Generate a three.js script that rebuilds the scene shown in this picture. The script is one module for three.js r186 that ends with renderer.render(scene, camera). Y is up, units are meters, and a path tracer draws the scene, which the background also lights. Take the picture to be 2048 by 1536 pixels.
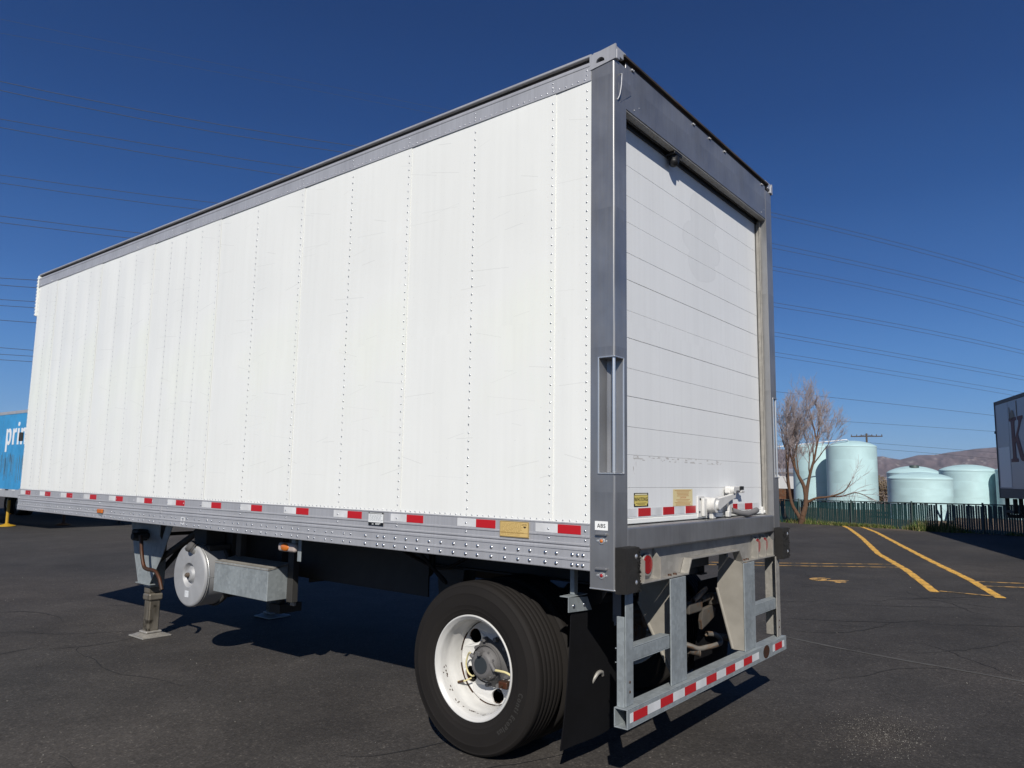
import * as THREE from 'three';
import { RoundedBoxGeometry } from 'three/addons/geometries/RoundedBoxGeometry.js';
import { mergeGeometries } from 'three/addons/utils/BufferGeometryUtils.js';
import { TextGeometry } from 'three/addons/geometries/TextGeometry.js';
import { FontLoader } from 'three/addons/loaders/FontLoader.js';

// ------------------------------------------------------------ camera, sky, sun, exposure
const scene = new THREE.Scene();
const camera = new THREE.PerspectiveCamera(54.82, 1024 / 768, 0.05, 20000);
camera.rotation.order = 'YXZ';
camera.position.set(-4.784, 1.676, 2.059);
camera.rotation.set(0.1243, -0.8988, 0.016);
const renderer = new THREE.WebGLRenderer({ antialias: true });
renderer.setSize(1024, 768);
renderer.toneMapping = THREE.LinearToneMapping;
renderer.toneMappingExposure = 1;
renderer.shadowMap.enabled = true;

const SUN = new THREE.Vector3(-1.108, 1, 0.759).normalize();
{ // clear dry-air sky: deep blue overhead, paler to the horizon, a little brighter round the sun
  const w = 512, h = 256, d = new Float32Array(w * h * 4);
  const stops = [[-90, .10, .09, .08], [-1.5, .14, .15, .17], [0, 0.2745, 0.4673, 0.6798], [2, 0.2287, 0.4233, 0.6657], [4.5, 0.1572, 0.3427, 0.6380], [6.2, 0.1196, 0.2930, 0.6044], [9, 0.0878, 0.2362, 0.5465], [11.5, 0.0650, 0.1864, 0.4745], [14, 0.0490, 0.1462, 0.4032], [20, 0.0276, 0.0929, 0.2889], [26, 0.0191, 0.0650, 0.2173], [33, 0.0144, 0.0485, 0.1666], [45, 0.0105, 0.0360, 0.1288], [90, 0.0077, 0.0256, 0.0966]];
  for (let j = 0; j < h; j++) for (let i = 0; i < w; i++) {
    const lat = ((j + .5) / h - .5) * 180, lon = ((i + .5) / w - .5) * 2 * Math.PI;
    let k = 0; while (k < stops.length - 2 && stops[k + 1][0] < lat) k++;
    const a = stops[k], b = stops[k + 1], t = Math.min(1, Math.max(0, (lat - a[0]) / (b[0] - a[0])));
    const la = lat * Math.PI / 180, v = new THREE.Vector3(Math.cos(la) * Math.cos(lon), Math.sin(la), Math.cos(la) * Math.sin(lon));
    const c = Math.max(0, v.dot(SUN)), g = lat > -1 ? .06 * Math.pow(c, 6) + .35 * Math.pow(c, 60) : 0;
    const o = (j * w + i) * 4;
    d[o] = a[1] + (b[1] - a[1]) * t + g * .9; d[o + 1] = a[2] + (b[2] - a[2]) * t + g; d[o + 2] = a[3] + (b[3] - a[3]) * t + g * 1.05; d[o + 3] = 1;
  }
  const t = new THREE.DataTexture(d, w, h, THREE.RGBAFormat, THREE.FloatType);
  t.mapping = THREE.EquirectangularReflectionMapping; t.colorSpace = THREE.LinearSRGBColorSpace;
  t.magFilter = THREE.LinearFilter; t.minFilter = THREE.LinearFilter; t.wrapS = THREE.RepeatWrapping; t.needsUpdate = true;
  scene.background = t; scene.environment = t;
}
const sun = new THREE.DirectionalLight(new THREE.Color().setRGB(1, .955, .88), 4.6);
sun.position.copy(SUN).multiplyScalar(60); sun.castShadow = true;
Object.assign(sun.shadow.camera, { left: -45, right: 45, top: 45, bottom: -45, near: 1, far: 200 });
sun.shadow.mapSize.set(4096, 4096); sun.shadow.radius = 1;
scene.add(sun, sun.target);

// ------------------------------------------------------------ helpers
function rng(seed) { let a = seed >>> 0; return () => { a = (a + 0x6D2B79F5) | 0; let t = Math.imul(a ^ (a >>> 15), 1 | a); t = (t + Math.imul(t ^ (t >>> 7), 61 | t)) ^ t; return ((t ^ (t >>> 14)) >>> 0) / 4294967296; }; }
const R = rng(20240611);
const V = (x, y, z) => new THREE.Vector3(x, y, z);
const lerp = (a, b, t) => a + (b - a) * t, clamp = (x, a, b) => Math.min(b, Math.max(a, x));
const sm = (a, b, x) => { const t = clamp((x - a) / (b - a), 0, 1); return t * t * (3 - 2 * t); };
const hashT = new Float32Array(65536); { const q = rng(77); for (let i = 0; i < 65536; i++) hashT[i] = q(); }
const H = (x, y) => hashT[((x * 73 + y * 1361 + (x * y & 255) * 31) & 65535)];
function vnoise(x, y, per) { // value noise, tileable when per is given
  const xi = Math.floor(x), yi = Math.floor(y), fx = x - xi, fy = y - yi, u = fx * fx * (3 - 2 * fx), v = fy * fy * (3 - 2 * fy);
  const m = per ? (n => ((n % per) + per) % per) : (n => n & 1023);
  const a = m(xi), b = m(xi + 1), c = m(yi), e = m(yi + 1);
  return lerp(lerp(H(a, c), H(b, c), u), lerp(H(a, e), H(b, e), u), v);
}
function fbm(x, y, oct, per) { let s = 0, a = .5, n = 0; for (let i = 0; i < oct; i++) { s += a * vnoise(x, y, per); n += a; x *= 2; y *= 2; if (per) per *= 2; a *= .5; } return s / n; }
function tex(w, h, fn, srgb = true) {
  const d = new Uint8Array(w * h * 4);
  for (let j = 0; j < h; j++) for (let i = 0; i < w; i++) { const c = fn(i / w, j / h, i, j), o = (j * w + i) * 4; d[o] = clamp(c[0], 0, 255); d[o + 1] = clamp(c[1], 0, 255); d[o + 2] = clamp(c[2], 0, 255); d[o + 3] = 255; }
  const t = new THREE.DataTexture(d, w, h, THREE.RGBAFormat); t.wrapS = t.wrapT = THREE.RepeatWrapping;
  t.magFilter = THREE.LinearFilter; t.minFilter = THREE.LinearMipmapLinearFilter; t.generateMipmaps = true;
  if (srgb) t.colorSpace = THREE.SRGBColorSpace; t.needsUpdate = true; return t;
}
function canvasTex(w, h, draw) { const c = document.createElement('canvas'); c.width = w; c.height = h; draw(c.getContext('2d'), w, h); const t = new THREE.CanvasTexture(c); t.colorSpace = THREE.SRGBColorSpace; t.magFilter = THREE.LinearFilter; return t; }
// uv in metres from the face's main direction
function uvm(g, s = 1) {
  if (g.index) g = g.toNonIndexed();
  const p = g.attributes.position, uv = new Float32Array(p.count * 2), a = V(), b = V(), c = V();
  for (let i = 0; i < p.count; i += 3) {
    a.fromBufferAttribute(p, i); b.fromBufferAttribute(p, i + 1); c.fromBufferAttribute(p, i + 2);
    const n = b.clone().sub(a).cross(c.clone().sub(a)), x = Math.abs(n.x), y = Math.abs(n.y), z = Math.abs(n.z);
    [a, b, c].forEach((q, k) => { const u = x >= y && x >= z ? [q.z, q.y] : y >= z ? [q.x, q.z] : [q.x, q.y]; uv[(i + k) * 2] = u[0] / s; uv[(i + k) * 2 + 1] = u[1] / s; });
  }
  g.setAttribute('uv', new THREE.BufferAttribute(uv, 2)); return g;
}
function join(list) {
  const l = list.map(g => { let q = g.index ? g.toNonIndexed() : g; for (const k of Object.keys(q.attributes)) if (!['position', 'normal', 'uv'].includes(k)) q.deleteAttribute(k); if (!q.attributes.uv) q.setAttribute('uv', new THREE.BufferAttribute(new Float32Array(q.attributes.position.count * 2), 2)); return q; });
  return l.length === 1 ? l[0] : mergeGeometries(l);
}
const taken = {};
const numbered = n => { taken[n] = (taken[n] ?? -1) + 1; return taken[n] ? `${n}_${String(taken[n]).padStart(3, '0')}` : n; };
function mesh(name, geo, mat, parent, label) {
  const m = new THREE.Mesh(Array.isArray(geo) ? join(geo) : geo, mat);
  m.castShadow = m.receiveShadow = true; m.name = parent ? name : numbered(name);
  if (label) m.userData.label = label;
  (parent || scene).add(m); return m;
}
function group(name, parent, pos) { const g = new THREE.Group(); g.name = parent ? name : numbered(name); if (pos) g.position.set(...pos); (parent || scene).add(g); return g; }
function tag(o, label, category, grp) { o.userData.label = label; o.userData.category = category; if (grp) o.userData.group = grp; return o; }
function stuff(o) { o.userData.kind = 'stuff'; return o; }
function structure(o) { o.userData.kind = 'structure'; return o; }
const box = (x0, x1, y0, y1, z0, z1, s = 1) => uvm(new THREE.BoxGeometry(x1 - x0, y1 - y0, z1 - z0).translate((x0 + x1) / 2, (y0 + y1) / 2, (z0 + z1) / 2), s);
const rbox = (x0, x1, y0, y1, z0, z1, r = .004, seg = 2, s = 1) => uvm(new RoundedBoxGeometry(x1 - x0, y1 - y0, z1 - z0, seg, Math.min(r, (x1 - x0) / 2.01, (y1 - y0) / 2.01, (z1 - z0) / 2.01)).translate((x0 + x1) / 2, (y0 + y1) / 2, (z0 + z1) / 2), s);
function rod(a, b, r0, r1 = r0, seg = 10, open = false) {
  const A = V(...(a.isVector3 ? a.toArray() : a)), B = V(...(b.isVector3 ? b.toArray() : b)), d = B.clone().sub(A);
  const g = new THREE.CylinderGeometry(r1, r0, d.length(), seg, 1, open);
  return g.applyQuaternion(new THREE.Quaternion().setFromUnitVectors(V(0, 1, 0), d.clone().normalize())).translate((A.x + B.x) / 2, (A.y + B.y) / 2, (A.z + B.z) / 2);
}
const tube = (pts, r, n = 24, seg = 8, closed = false) => new THREE.TubeGeometry(new THREE.CatmullRomCurve3(pts.map(q => V(...q)), closed, 'centripetal'), n, r, seg, closed);
const latheX = (prof, seg = 64) => new THREE.LatheGeometry(prof.map(q => new THREE.Vector2(q[0], q[1])), seg).rotateZ(Math.PI / 2); // profile (radius, offset towards -x)
function shapeXY(pts, holes = []) { const s = new THREE.Shape(pts.map(q => new THREE.Vector2(q[0], q[1]))); for (const h of holes) s.holes.push(h.isPath || h.curves ? h : new THREE.Path(h.map(q => new THREE.Vector2(q[0], q[1])))); return s; }
function extrude(shape, depth, bevel = 0, cs = 10) { return new THREE.ExtrudeGeometry(shape, { depth, bevelEnabled: bevel > 0, bevelSize: bevel, bevelThickness: bevel, bevelSegments: 2, bevelOffset: -bevel, curveSegments: cs }); }
// plate in the z-y plane: points (z, y), from x0 to x1
function plateZY(pts, x0, x1, holes = []) { return uvm(extrude(shapeXY(pts.map(q => [-q[0], q[1]]), holes.map(h => h.map ? h.map(q => [-q[0], q[1]]) : h)), x1 - x0).rotateY(Math.PI / 2).translate(x0, 0, 0)); }
// plate in the x-y plane from z0 to z1
function plateXY(pts, z0, z1, holes = [], bevel = 0) { return uvm(extrude(shapeXY(pts, holes), z1 - z0 - 2 * bevel, bevel).translate(0, 0, z0 + bevel)); }
function roundRect(x0, x1, y0, y1, r, P = THREE.Shape) { const s = new P(); s.moveTo(x0 + r, y0); s.lineTo(x1 - r, y0); s.absarc(x1 - r, y0 + r, r, -Math.PI / 2, 0); s.lineTo(x1, y1 - r); s.absarc(x1 - r, y1 - r, r, 0, Math.PI / 2); s.lineTo(x0 + r, y1); s.absarc(x0 + r, y1 - r, r, Math.PI / 2, Math.PI); s.lineTo(x0, y0 + r); s.absarc(x0 + r, y0 + r, r, Math.PI, Math.PI * 1.5); return s; }
const gy = (x, z) => .002 * (clamp(x, -30, 28) + 1.2) + .0157 * (clamp(z, -33, 10) + 1);   // the yard drains gently away from the rear axle
const lin = (r, g, b) => new THREE.Color().setRGB(r, g, b);
const std = o => new THREE.MeshStandardMaterial(o), phys = o => new THREE.MeshPhysicalMaterial(o);

// ------------------------------------------------------------ textures and materials
const fine = tex(512, 512, (u, v) => { const n = fbm(u * 16, v * 16, 5, 16), q = fbm(u * 5, v * 5, 3, 5), c = 205 + 50 * (n * .6 + q * .4); return [c, c, c]; });
const asphaltMap = tex(2048, 2048, (u, v, i, j) => {
  const g1 = hashT[(i * 7919 + j * 104729 + (i * j & 1023)) & 65535], g2 = vnoise(u * 600, v * 600, 600), g3 = vnoise(u * 250, v * 250, 250), c1 = fbm(u * 7, v * 7, 4, 7), c2 = fbm(u * 23 + 5, v * 23, 3, 23);
  let c = 60 + 14 * (g1 - .5) + 26 * (g2 - .5) + 12 * (g3 - .5) + 18 * (c1 - .5) + 14 * (c2 - .5);
  let w = 0; if (g2 > .88 && g3 > .55) w = 30; if (g3 > .955) w += 16;
  return [c + w + 3, c + w * .97, c + w * .90 - 2.5];
});
const asphaltBump = tex(1024, 1024, (u, v, i, j) => { const c = 255 * (.55 * vnoise(u * 520, v * 520, 520) + .3 * vnoise(u * 200, v * 200, 200) + .15 * H(i, j)); return [c, c, c]; }, false);
const paintMap = tex(1024, 1024, (u, v) => { // white paint: faint grime, fine vertical streaks, hair scratches
  const st = fbm(u * 90, v * 3, 3, 0) - .5, bl = fbm(u * 4, v * 4, 4, 4) - .5, sp = vnoise(u * 300, v * 300, 300);
  let c = 249 + 9 * bl + 5 * st; const y = Math.max(0, fbm(u * 3 + 9, v * 3, 3, 3) - .5) * 22; if (sp > .985) c -= 22;
  return [c - y * .25, c, c - y];
});
{ // thin scratches drawn into the same texture
  const q = rng(5), d = paintMap.image.data;
  for (let s = 0; s < 60; s++) { let x = q() * 1024, y = q() * 1024; const a = (q() - .5) * .9, L = 20 + q() * 130, k = 8 + q() * 16; for (let t = 0; t < L; t++) { const o = ((((y | 0) & 1023) * 1024) + ((x | 0) & 1023)) * 4; d[o] -= k; d[o + 1] -= k; d[o + 2] -= k; x += Math.cos(a); y += Math.sin(a) * .6; } }
}
const doorMap = tex(1024, 1024, (u, v) => { // one tile = 2.6 m, door centred on u = 0: paint, wash streaks, ghost of a removed decal, scuffs
  const x = (u > .5 ? u - 1 : u) * 2.6, y = v * 2.6 + (v * 2.6 < 1.3 ? 2.6 : 0);
  let c = 249 + 8 * (fbm(u * 6, v * 6, 4, 6) - .5) + 7 * (fbm(u * 110, v * 2, 3, 0) - .5);
  const wob = .05 * (fbm(x * 5 + 9, y * 5, 3) - .5), e = (cx, cy, rx, ry) => Math.hypot((x - cx) / rx, (y - cy) / ry) - 1 + wob * 6;
  const d = Math.min(e(.10, 3.56, .235, .17), e(.08, 3.36, .345, .15), e(.07, 3.19, .235, .12)); if (d < 0) c -= 5 + 3 * sm(-.12, 0, d); 
  let k = 0; if (y > 1.70 && y < 1.803 && x > -.935 && x < -.90) k = sm(.55, .8, fbm(x * 160, y * 30, 3)); if (y > 1.78 && y < 1.81 && x > -.93 && x < .35) k = Math.max(k, sm(.58, .75, fbm(x * 26, y * 110, 3)) * .8);
  return [c - 62 * k, c - 68 * k, c - 74 * k + 1];
});
const brushMap = tex(512, 512, (u, v) => { const a = fbm(u * 60, v * 1.6, 3, 0) - .5, b = fbm(u * 5, v * 4, 4, 0) - .5, c = 220 + 16 * a + 48 * b; return [c, c, c + 2]; });
const brushRough = tex(512, 512, (u, v) => { const a = fbm(u * 4, v * 4, 4, 4), b = fbm(u * 70, v * 2, 2, 0), c = 120 + 90 * (a - .5) + 60 * (b - .5) + 60; return [c, c, c]; }, false);
const railMap = tex(512, 512, (u, v) => { const a = fbm(u * 70, v * 2.5, 3, 0) - .5, b = fbm(u * 4, v * 4, 4, 4) - .5, c = 226 + 18 * a + 24 * b; return [c, c, c + 3]; });
const spangle = tex(512, 512, (u, v) => { // zinc flowers and chalky runs
  const x = u * 26, y = v * 26, xi = Math.floor(x), yi = Math.floor(y); let best = 9, id = 0;
  for (let a = -1; a < 2; a++) for (let b = -1; b < 2; b++) { const m = (xi + a + 26) % 26, n = (yi + b + 26) % 26, dx = xi + a + H(m, n) - x, dy = yi + b + H(n + 91, m) - y, d = dx * dx + dy * dy; if (d < best) { best = d; id = H(m + 7, n + 300); } }
  const w = fbm(u * 8, v * 3, 4, 0) - .5, c = 212 + 20 * (id - .5) + 40 * w; return [c, c + 1, c + 2];
});
const grimeMap = tex(512, 512, (u, v) => { const n = fbm(u * 6, v * 6, 5, 6), r = fbm(u * 14 + 3, v * 14, 4, 14), k = sm(.52, .68, r); const c = 150 + 110 * (n - .3); return [c + 8 * k, c - 22 * k, c - 45 * k]; });
const legMap = tex(256, 256, (u, v) => { const n = fbm(u * 7, v * 2, 5, 0), k = sm(.55, .7, fbm(u * 5 + 3, v * 5, 4, 5)), c = 175 + 120 * (n - .5) - 70 * k; return [c, c - 4, c - 12]; });
const rustMap = tex(256, 256, (u, v) => { const n = fbm(u * 8, v * 8, 5, 8), k = sm(.4, .65, n); return [112 + 26 * k - 20 * n, 84 - 8 * k, 68 - 20 * k]; });
const wornPaint = tex(512, 512, (u, v) => { const n = fbm(u * 14, v * 14, 5, 14), f = vnoise(u * 160, v * 160, 160), k = sm(.56, .72, n * .7 + f * .3), c = 1 - .12 * (fbm(u * 5, v * 5, 3, 5)); return [lerp(242, 98, k) * c, lerp(186, 88, k) * c, lerp(82, 70, k) * c]; });
const paleWorn = tex(512, 512, (u, v) => { const n = fbm(u * 12, v * 12, 5, 12), f = vnoise(u * 160, v * 160, 160), k = sm(.46, .66, n * .7 + f * .3); return [lerp(205, 84, k), lerp(160, 79, k), lerp(92, 68, k)]; });

const M = {
  asphalt: std({ map: asphaltMap, bumpMap: asphaltBump, bumpScale: .004, roughness: .93, vertexColors: true }),
  white: phys({ color: lin(.87, .88, .85), map: paintMap, roughness: .36, specularIntensity: .6 }),
  doorWhite: phys({ color: lin(.85, .86, .85), map: doorMap, roughness: .42, specularIntensity: .5 }),
  rim: phys({ color: lin(.80, .79, .76), map: fine, roughness: .38 }),
  steel: std({ color: lin(.48, .48, .475), metalness: .66, roughness: .58, map: brushMap, roughnessMap: brushRough }),
  alu: std({ color: lin(.60, .605, .615), metalness: .30, roughness: .5, map: railMap }),
  rivet: std({ color: lin(.62, .63, .65), metalness: 1, roughness: .3 }),
  galv: std({ color: lin(.44, .48, .49), metalness: .25, roughness: .58, map: spangle }),
  plate: std({ color: lin(.50, .47, .42), metalness: .25, roughness: .5, map: spangle }),
  weld: std({ color: lin(.8, .8, .78), metalness: .8, roughness: .35 }),
  rubber: phys({ color: lin(.019, .0165, .015), roughness: .8, specularIntensity: .45, map: fine }),
  tread: std({ color: lin(.036, .034, .031), roughness: .9, map: fine }),
  pad: std({ color: lin(.035, .033, .032), roughness: .9, map: fine, bumpMap: asphaltBump, bumpScale: .012 }),
  flap: phys({ color: lin(.0075, .0075, .009), roughness: .9, specularIntensity: .3, map: fine }),
  dark: std({ color: lin(.022, .023, .024), roughness: .7, map: fine }),
  frame: std({ color: lin(.045, .043, .04), roughness: .75, map: fine }),
  inner: std({ color: lin(.21, .185, .155), roughness: .85, map: grimeMap }),
  dusty: std({ color: lin(.36, .335, .29), roughness: .85, map: fine }),
  dirty: std({ color: lin(.30, .26, .22), roughness: .85, map: grimeMap }),
  roofSeal: std({ color: lin(.13, .105, .085), roughness: .8, map: grimeMap }),
  rust: std({ map: rustMap, color: lin(.42, .36, .33), metalness: .3, roughness: .55 }),
  legSteel: std({ color: lin(.40, .375, .34), metalness: .3, roughness: .42, map: legMap }),
  tankAlu: std({ color: lin(.47, .475, .485), metalness: .22, roughness: .58, map: fine }),
  red: phys({ color: lin(.50, .012, .018), roughness: .35, clearcoat: .4 }),
  tapeWhite: phys({ color: lin(.88, .89, .90), roughness: .35, map: fine, clearcoat: .3 }),
  redLens: phys({ color: lin(.30, .008, .010), roughness: .18, clearcoat: .8 }),
  amber: phys({ color: lin(.55, .15, .02), roughness: .25, clearcoat: .6 }),
  black: std({ color: lin(.008, .008, .009), roughness: .5 }),
  hose: std({ color: lin(.66, .58, .30), roughness: .5 }),
  hub: std({ color: lin(.16, .155, .155), roughness: .6, map: fine }),
  strap: std({ color: lin(.17, .165, .165), roughness: .95 }),
  yellow: std({ map: wornPaint, roughness: .8 }),
  paleYellow: std({ map: paleWorn, roughness: .85 }),
  yellowSteel: std({ color: lin(.62, .37, .03), roughness: .5, map: fine }),
  blueVinyl: phys({ color: lin(.055, .37, .74), roughness: .4, map: fine }),
  whiteInk: std({ color: lin(.78, .8, .82), roughness: .5 }),
  maroon: std({ color: lin(.16, .03, .036), roughness: .55, map: fine }),
  aqua: std({ color: lin(.58, .82, .84), roughness: .55, map: fine }),
  slat: std({ color: lin(.014, .048, .046), roughness: .5 }),
  fencePost: std({ color: lin(.05, .075, .07), roughness: .55 }),
  grass: std({ vertexColors: true, roughness: .9, side: THREE.DoubleSide }),
  bark: std({ color: lin(.27, .225, .19), roughness: .95, map: grimeMap }),
  twig: std({ color: lin(.35, .295, .29), roughness: .9 }),
  pole: std({ color: lin(.09, .07, .055), roughness: .9 }),
  wire: std({ color: lin(.06, .07, .09), roughness: .7 }),
  land: std({ vertexColors: true, roughness: 1 }),
  crack: std({ color: lin(.017, .0165, .017), roughness: .95 }),
  seam: std({ color: lin(.105, .10, .094), roughness: .95, map: fine }),
};
const font = await new FontLoader().loadAsync('fonts/droid/droid_sans_bold.typeface.json');
const serif = await new FontLoader().loadAsync('fonts/droid/droid_serif_bold.typeface.json');
const text = (s, size, depth, f = font) => { const g = new TextGeometry(s, { font: f, size, depth, curveSegments: 4, bevelEnabled: false }); return g; };

// ------------------------------------------------------------ ground, far land
{
  const axis = (lo, hi, step, ends) => { const a = []; for (let x = lo; x <= hi + 1e-6; x += step) a.push(x); let s = step, x = a[0]; while (x > ends[0]) { s *= 1.22; x -= s; a.unshift(x); } s = step; x = a[a.length - 1]; while (x < ends[1]) { s *= 1.22; x += s; a.push(x); } return a; };
  const xs = axis(-6, 13, .2, [-9000, 9000]), zs = axis(-13, 4, .2, [-9000, 9000]);
  const pos = [], col = [], uv = [], idx = [];
  const fenceX = z => 26.3 - .4 * (z + 5.78);
  for (const z of zs) for (const x of xs) {
    pos.push(x, gy(x, z), z); uv.push(x / 5.2, z / 5.2);
    const n1 = fbm(x * .35 + 40, z * .35 + 90, 4), n2 = fbm(x * 1.3 + 11, z * 1.3 + 7, 3), n3 = fbm(x * .09 + 3, z * .22 + 50, 3);
    let k = .80 + .50 * (n1 - .5) + .34 * (n2 - .5) + .55 * (n3 - .5);
    let warm = .02 + .09 * (n3 - .4) + .10 * (n1 - .45);
    const st = Math.exp(-(((x - .75) / .38) ** 2 + ((z - .8) / .3) ** 2)) * (.4 + n2);
    k += .22 * st; warm += .10 * st;
    const dirt = sm(-.2, 1.2, x - fenceX(z) + 1.4 * (n2 - .5)) ;
    let c = [k * (1 + warm), k, k * (1 - warm)];
    if (dirt > 0) c = [lerp(c[0], 4.6 * (.8 + .4 * n1), dirt), lerp(c[1], 3.5 * (.8 + .4 * n1), dirt), lerp(c[2], 2.5 * (.8 + .4 * n1), dirt)];
    col.push(...c);
  }
  const nx = xs.length;
  for (let j = 0; j < zs.length - 1; j++) for (let i = 0; i < nx - 1; i++) { const a = j * nx + i; idx.push(a, a + nx, a + 1, a + 1, a + nx, a + nx + 1); }
  const g = new THREE.BufferGeometry(); g.setAttribute('position', new THREE.Float32BufferAttribute(pos, 3)); g.setAttribute('color', new THREE.Float32BufferAttribute(col, 3)); g.setAttribute('uv', new THREE.Float32BufferAttribute(uv, 2)); g.setIndex(idx); g.computeVertexNormals();
  const ground = structure(mesh('ground', g, M.asphalt));

  // flat ribbons that follow the ground
  const ribbon = (pts, wid, lift, wob = 0) => {
    const P = [], U = [], I = []; let L = 0;
    for (let i = 0; i < pts.length; i++) {
      const a = pts[Math.max(0, i - 1)], b = pts[Math.min(pts.length - 1, i + 1)], dx = b[0] - a[0], dz = b[1] - a[1], l = Math.hypot(dx, dz), w = (typeof wid === 'function' ? wid(i / (pts.length - 1)) : wid) * (1 + wob * (R() - .5)) / 2;
      if (i) L += Math.hypot(pts[i][0] - pts[i - 1][0], pts[i][1] - pts[i - 1][1]);
      for (const s of [-1, 1]) { const x = pts[i][0] - s * dz / l * w, z = pts[i][1] + s * dx / l * w; P.push(x, gy(x, z) + lift, z); U.push(L / .9, .5 + s * w / .9); }
      if (i) { const k = i * 2; I.push(k - 2, k, k - 1, k - 1, k, k + 1); }
    }
    const q = new THREE.BufferGeometry(); q.setAttribute('position', new THREE.Float32BufferAttribute(P, 3)); q.setAttribute('uv', new THREE.Float32BufferAttribute(U, 2)); q.setIndex(I); q.computeVertexNormals();
    if (q.attributes.normal.getY(0) < 0) { for (let k = 0; k < I.length; k += 3) [I[k], I[k + 1]] = [I[k + 1], I[k]]; q.setIndex(I); q.computeVertexNormals(); }
    return q;
  };
  const densify = (pts, step, wob = 0) => { const o = []; for (let i = 0; i < pts.length - 1; i++) { const a = pts[i], b = pts[i + 1], L = Math.hypot(b[0] - a[0], b[1] - a[1]), n = Math.max(1, Math.round(L / step)); for (let k = 0; k < n; k++) o.push([lerp(a[0], b[0], k / n) + wob * (R() - .5), lerp(a[1], b[1], k / n) + wob * (R() - .5)]); } o.push(pts[pts.length - 1]); return o; };
  const line = (name, pts, w, lift, mat, label) => mesh(name, ribbon(densify(pts, .25, .008), w, lift, .1), mat, ground, label);
  line('parking_line', [[27.2, -6.36], [24.25, -5.27], [19.5, -3.72], [14.43, -2.18], [11.24, -1.0], [8.28, -.06]], .13, .004, M.yellow, 'yellow bay line nearer to the big trailer');
  line('parking_line', [[26.5, -5.48], [23.0, -4.13], [16.8, -2.07], [13.2, -.86], [10.3, .16], [8.22, .79]], .13, .004, M.yellow, 'yellow bay line ending in a point');
  line('parking_line', [[8.42, -.02], [8.34, .66]], .07, .008, M.paleYellow);
  line('parking_line', [[8.0, -7.75], [10.67, -3.67], [12.2, -1.34]], .085, .005, M.paleYellow);
  line('parking_line', [[7.5, -7.6], [10.2, -3.5], [11.67, -1.15]], .085, .005, M.paleYellow);
  line('parking_line', [[10.09, .22], [10.33, .92], [11.2, 3.4]], .085, .005, M.paleYellow);
  line('parking_line', [[9.52, .39], [9.756, .957], [10.6, 3.3]], .085, .005, M.paleYellow);
  const dig = text('64', .42, .003).rotateX(-Math.PI / 2).rotateY(-Math.PI / 2 - .1); dig.translate(8.55, gy(8.8, -1.8) + .004, -2.06);
  mesh('bay_number', uvm(dig, .9), M.paleYellow, ground, 'worn yellow bay number 64');
  // cracks in the surface: real thin dark strips
  const cracks = [];
  const wander = (x, z, a, n, step, turn) => { const p = [[x, z]]; for (let i = 0; i < n; i++) { a += (R() - .5) * turn; x += Math.cos(a) * step * (.6 + .8 * R()); z += Math.sin(a) * step * (.6 + .8 * R()); p.push([x, z]); } return p; };
  for (let i = 0; i < 120; i++) { const x = -7 + 19 * R(), z = -13 + 16 * R(); if (Math.abs(x) < 1.3 && z > -8.5 && z < .2) continue; cracks.push(ribbon(wander(x, z, 1.0 + .9 * (R() - .5) + (R() > .8 ? 1.4 : 0), 7 + 16 * R() | 0, .11, .55), t => .003 + .008 * Math.sin(Math.PI * t) * (.4 + R()), .0035, .4)); }
  for (const [x, z, a] of [[5.2, -2.6, 1.2], [6.1, -.9, 1.0], [4.6, -1.2, 1.35], [7.2, -.4, 1.1], [5.3, .3, .9], [3.9, -.9, 1.5], [6.6, .8, 1.3], [-3.3, -6.4, .4], [-4.2, -7.4, .2], [-1.6, -9.2, .8]]) cracks.push(ribbon(wander(x, z, a, 18, .10, .5), t => .005 + .011 * Math.sin(Math.PI * t), .0035, .5));
  stuff(mesh('cracks', cracks, M.crack, ground));
  stuff(mesh('paving_joint', [ribbon(wander(3.62, -1.0, 1.92, 34, .085, .35).map((q, i) => [lerp(q[0], 3.6 - .026 * i, .8), lerp(q[1], -1.0 + .073 * i, .8)]), t => .026 + .04 * R(), .0034, .7), ribbon(densify([[2.79, 1.44], [2.1, 4.5]], .12, .03), .03, .0034, .6)], M.seam, ground));
  // loose grit lying on the asphalt
  const N = 5200, geo = new THREE.IcosahedronGeometry(1, 0), inst = new THREE.InstancedMesh(geo, std({ roughness: .9 }), N), mm = new THREE.Matrix4(), qq = new THREE.Quaternion();
  for (let i = 0; i < N; i++) {
    let x, z; if (i < 1900) { const a = R() * 6.28, r = Math.sqrt(-Math.log(1 - R() * .97)) * .34; x = .75 + r * Math.cos(a) * 1.15; z = .8 + r * Math.sin(a) * .75; } else { x = -7 + 19 * R() * R() + 2 * R(); z = -14 + 19 * R(); }
    const s = i < 1900 ? .0012 + .0020 * R() ** 3 : .0016 + .0036 * R() ** 4; qq.setFromEuler(new THREE.Euler(R() * 6, R() * 6, R() * 6)); mm.compose(V(x, gy(x, z) + s * .4, z), qq, V(s * (1 + R()), s * .7, s)); inst.setMatrixAt(i, mm);
    const t = .07 + .30 * R() * R(); inst.setColorAt(i, lin(t, t * .95, t * .86));
  }
  inst.name = 'loose_grit'; inst.receiveShadow = true; scene.add(tag(stuff(inst), 'pale grit and tiny stones strewn over the asphalt', 'grit'));
}
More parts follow.
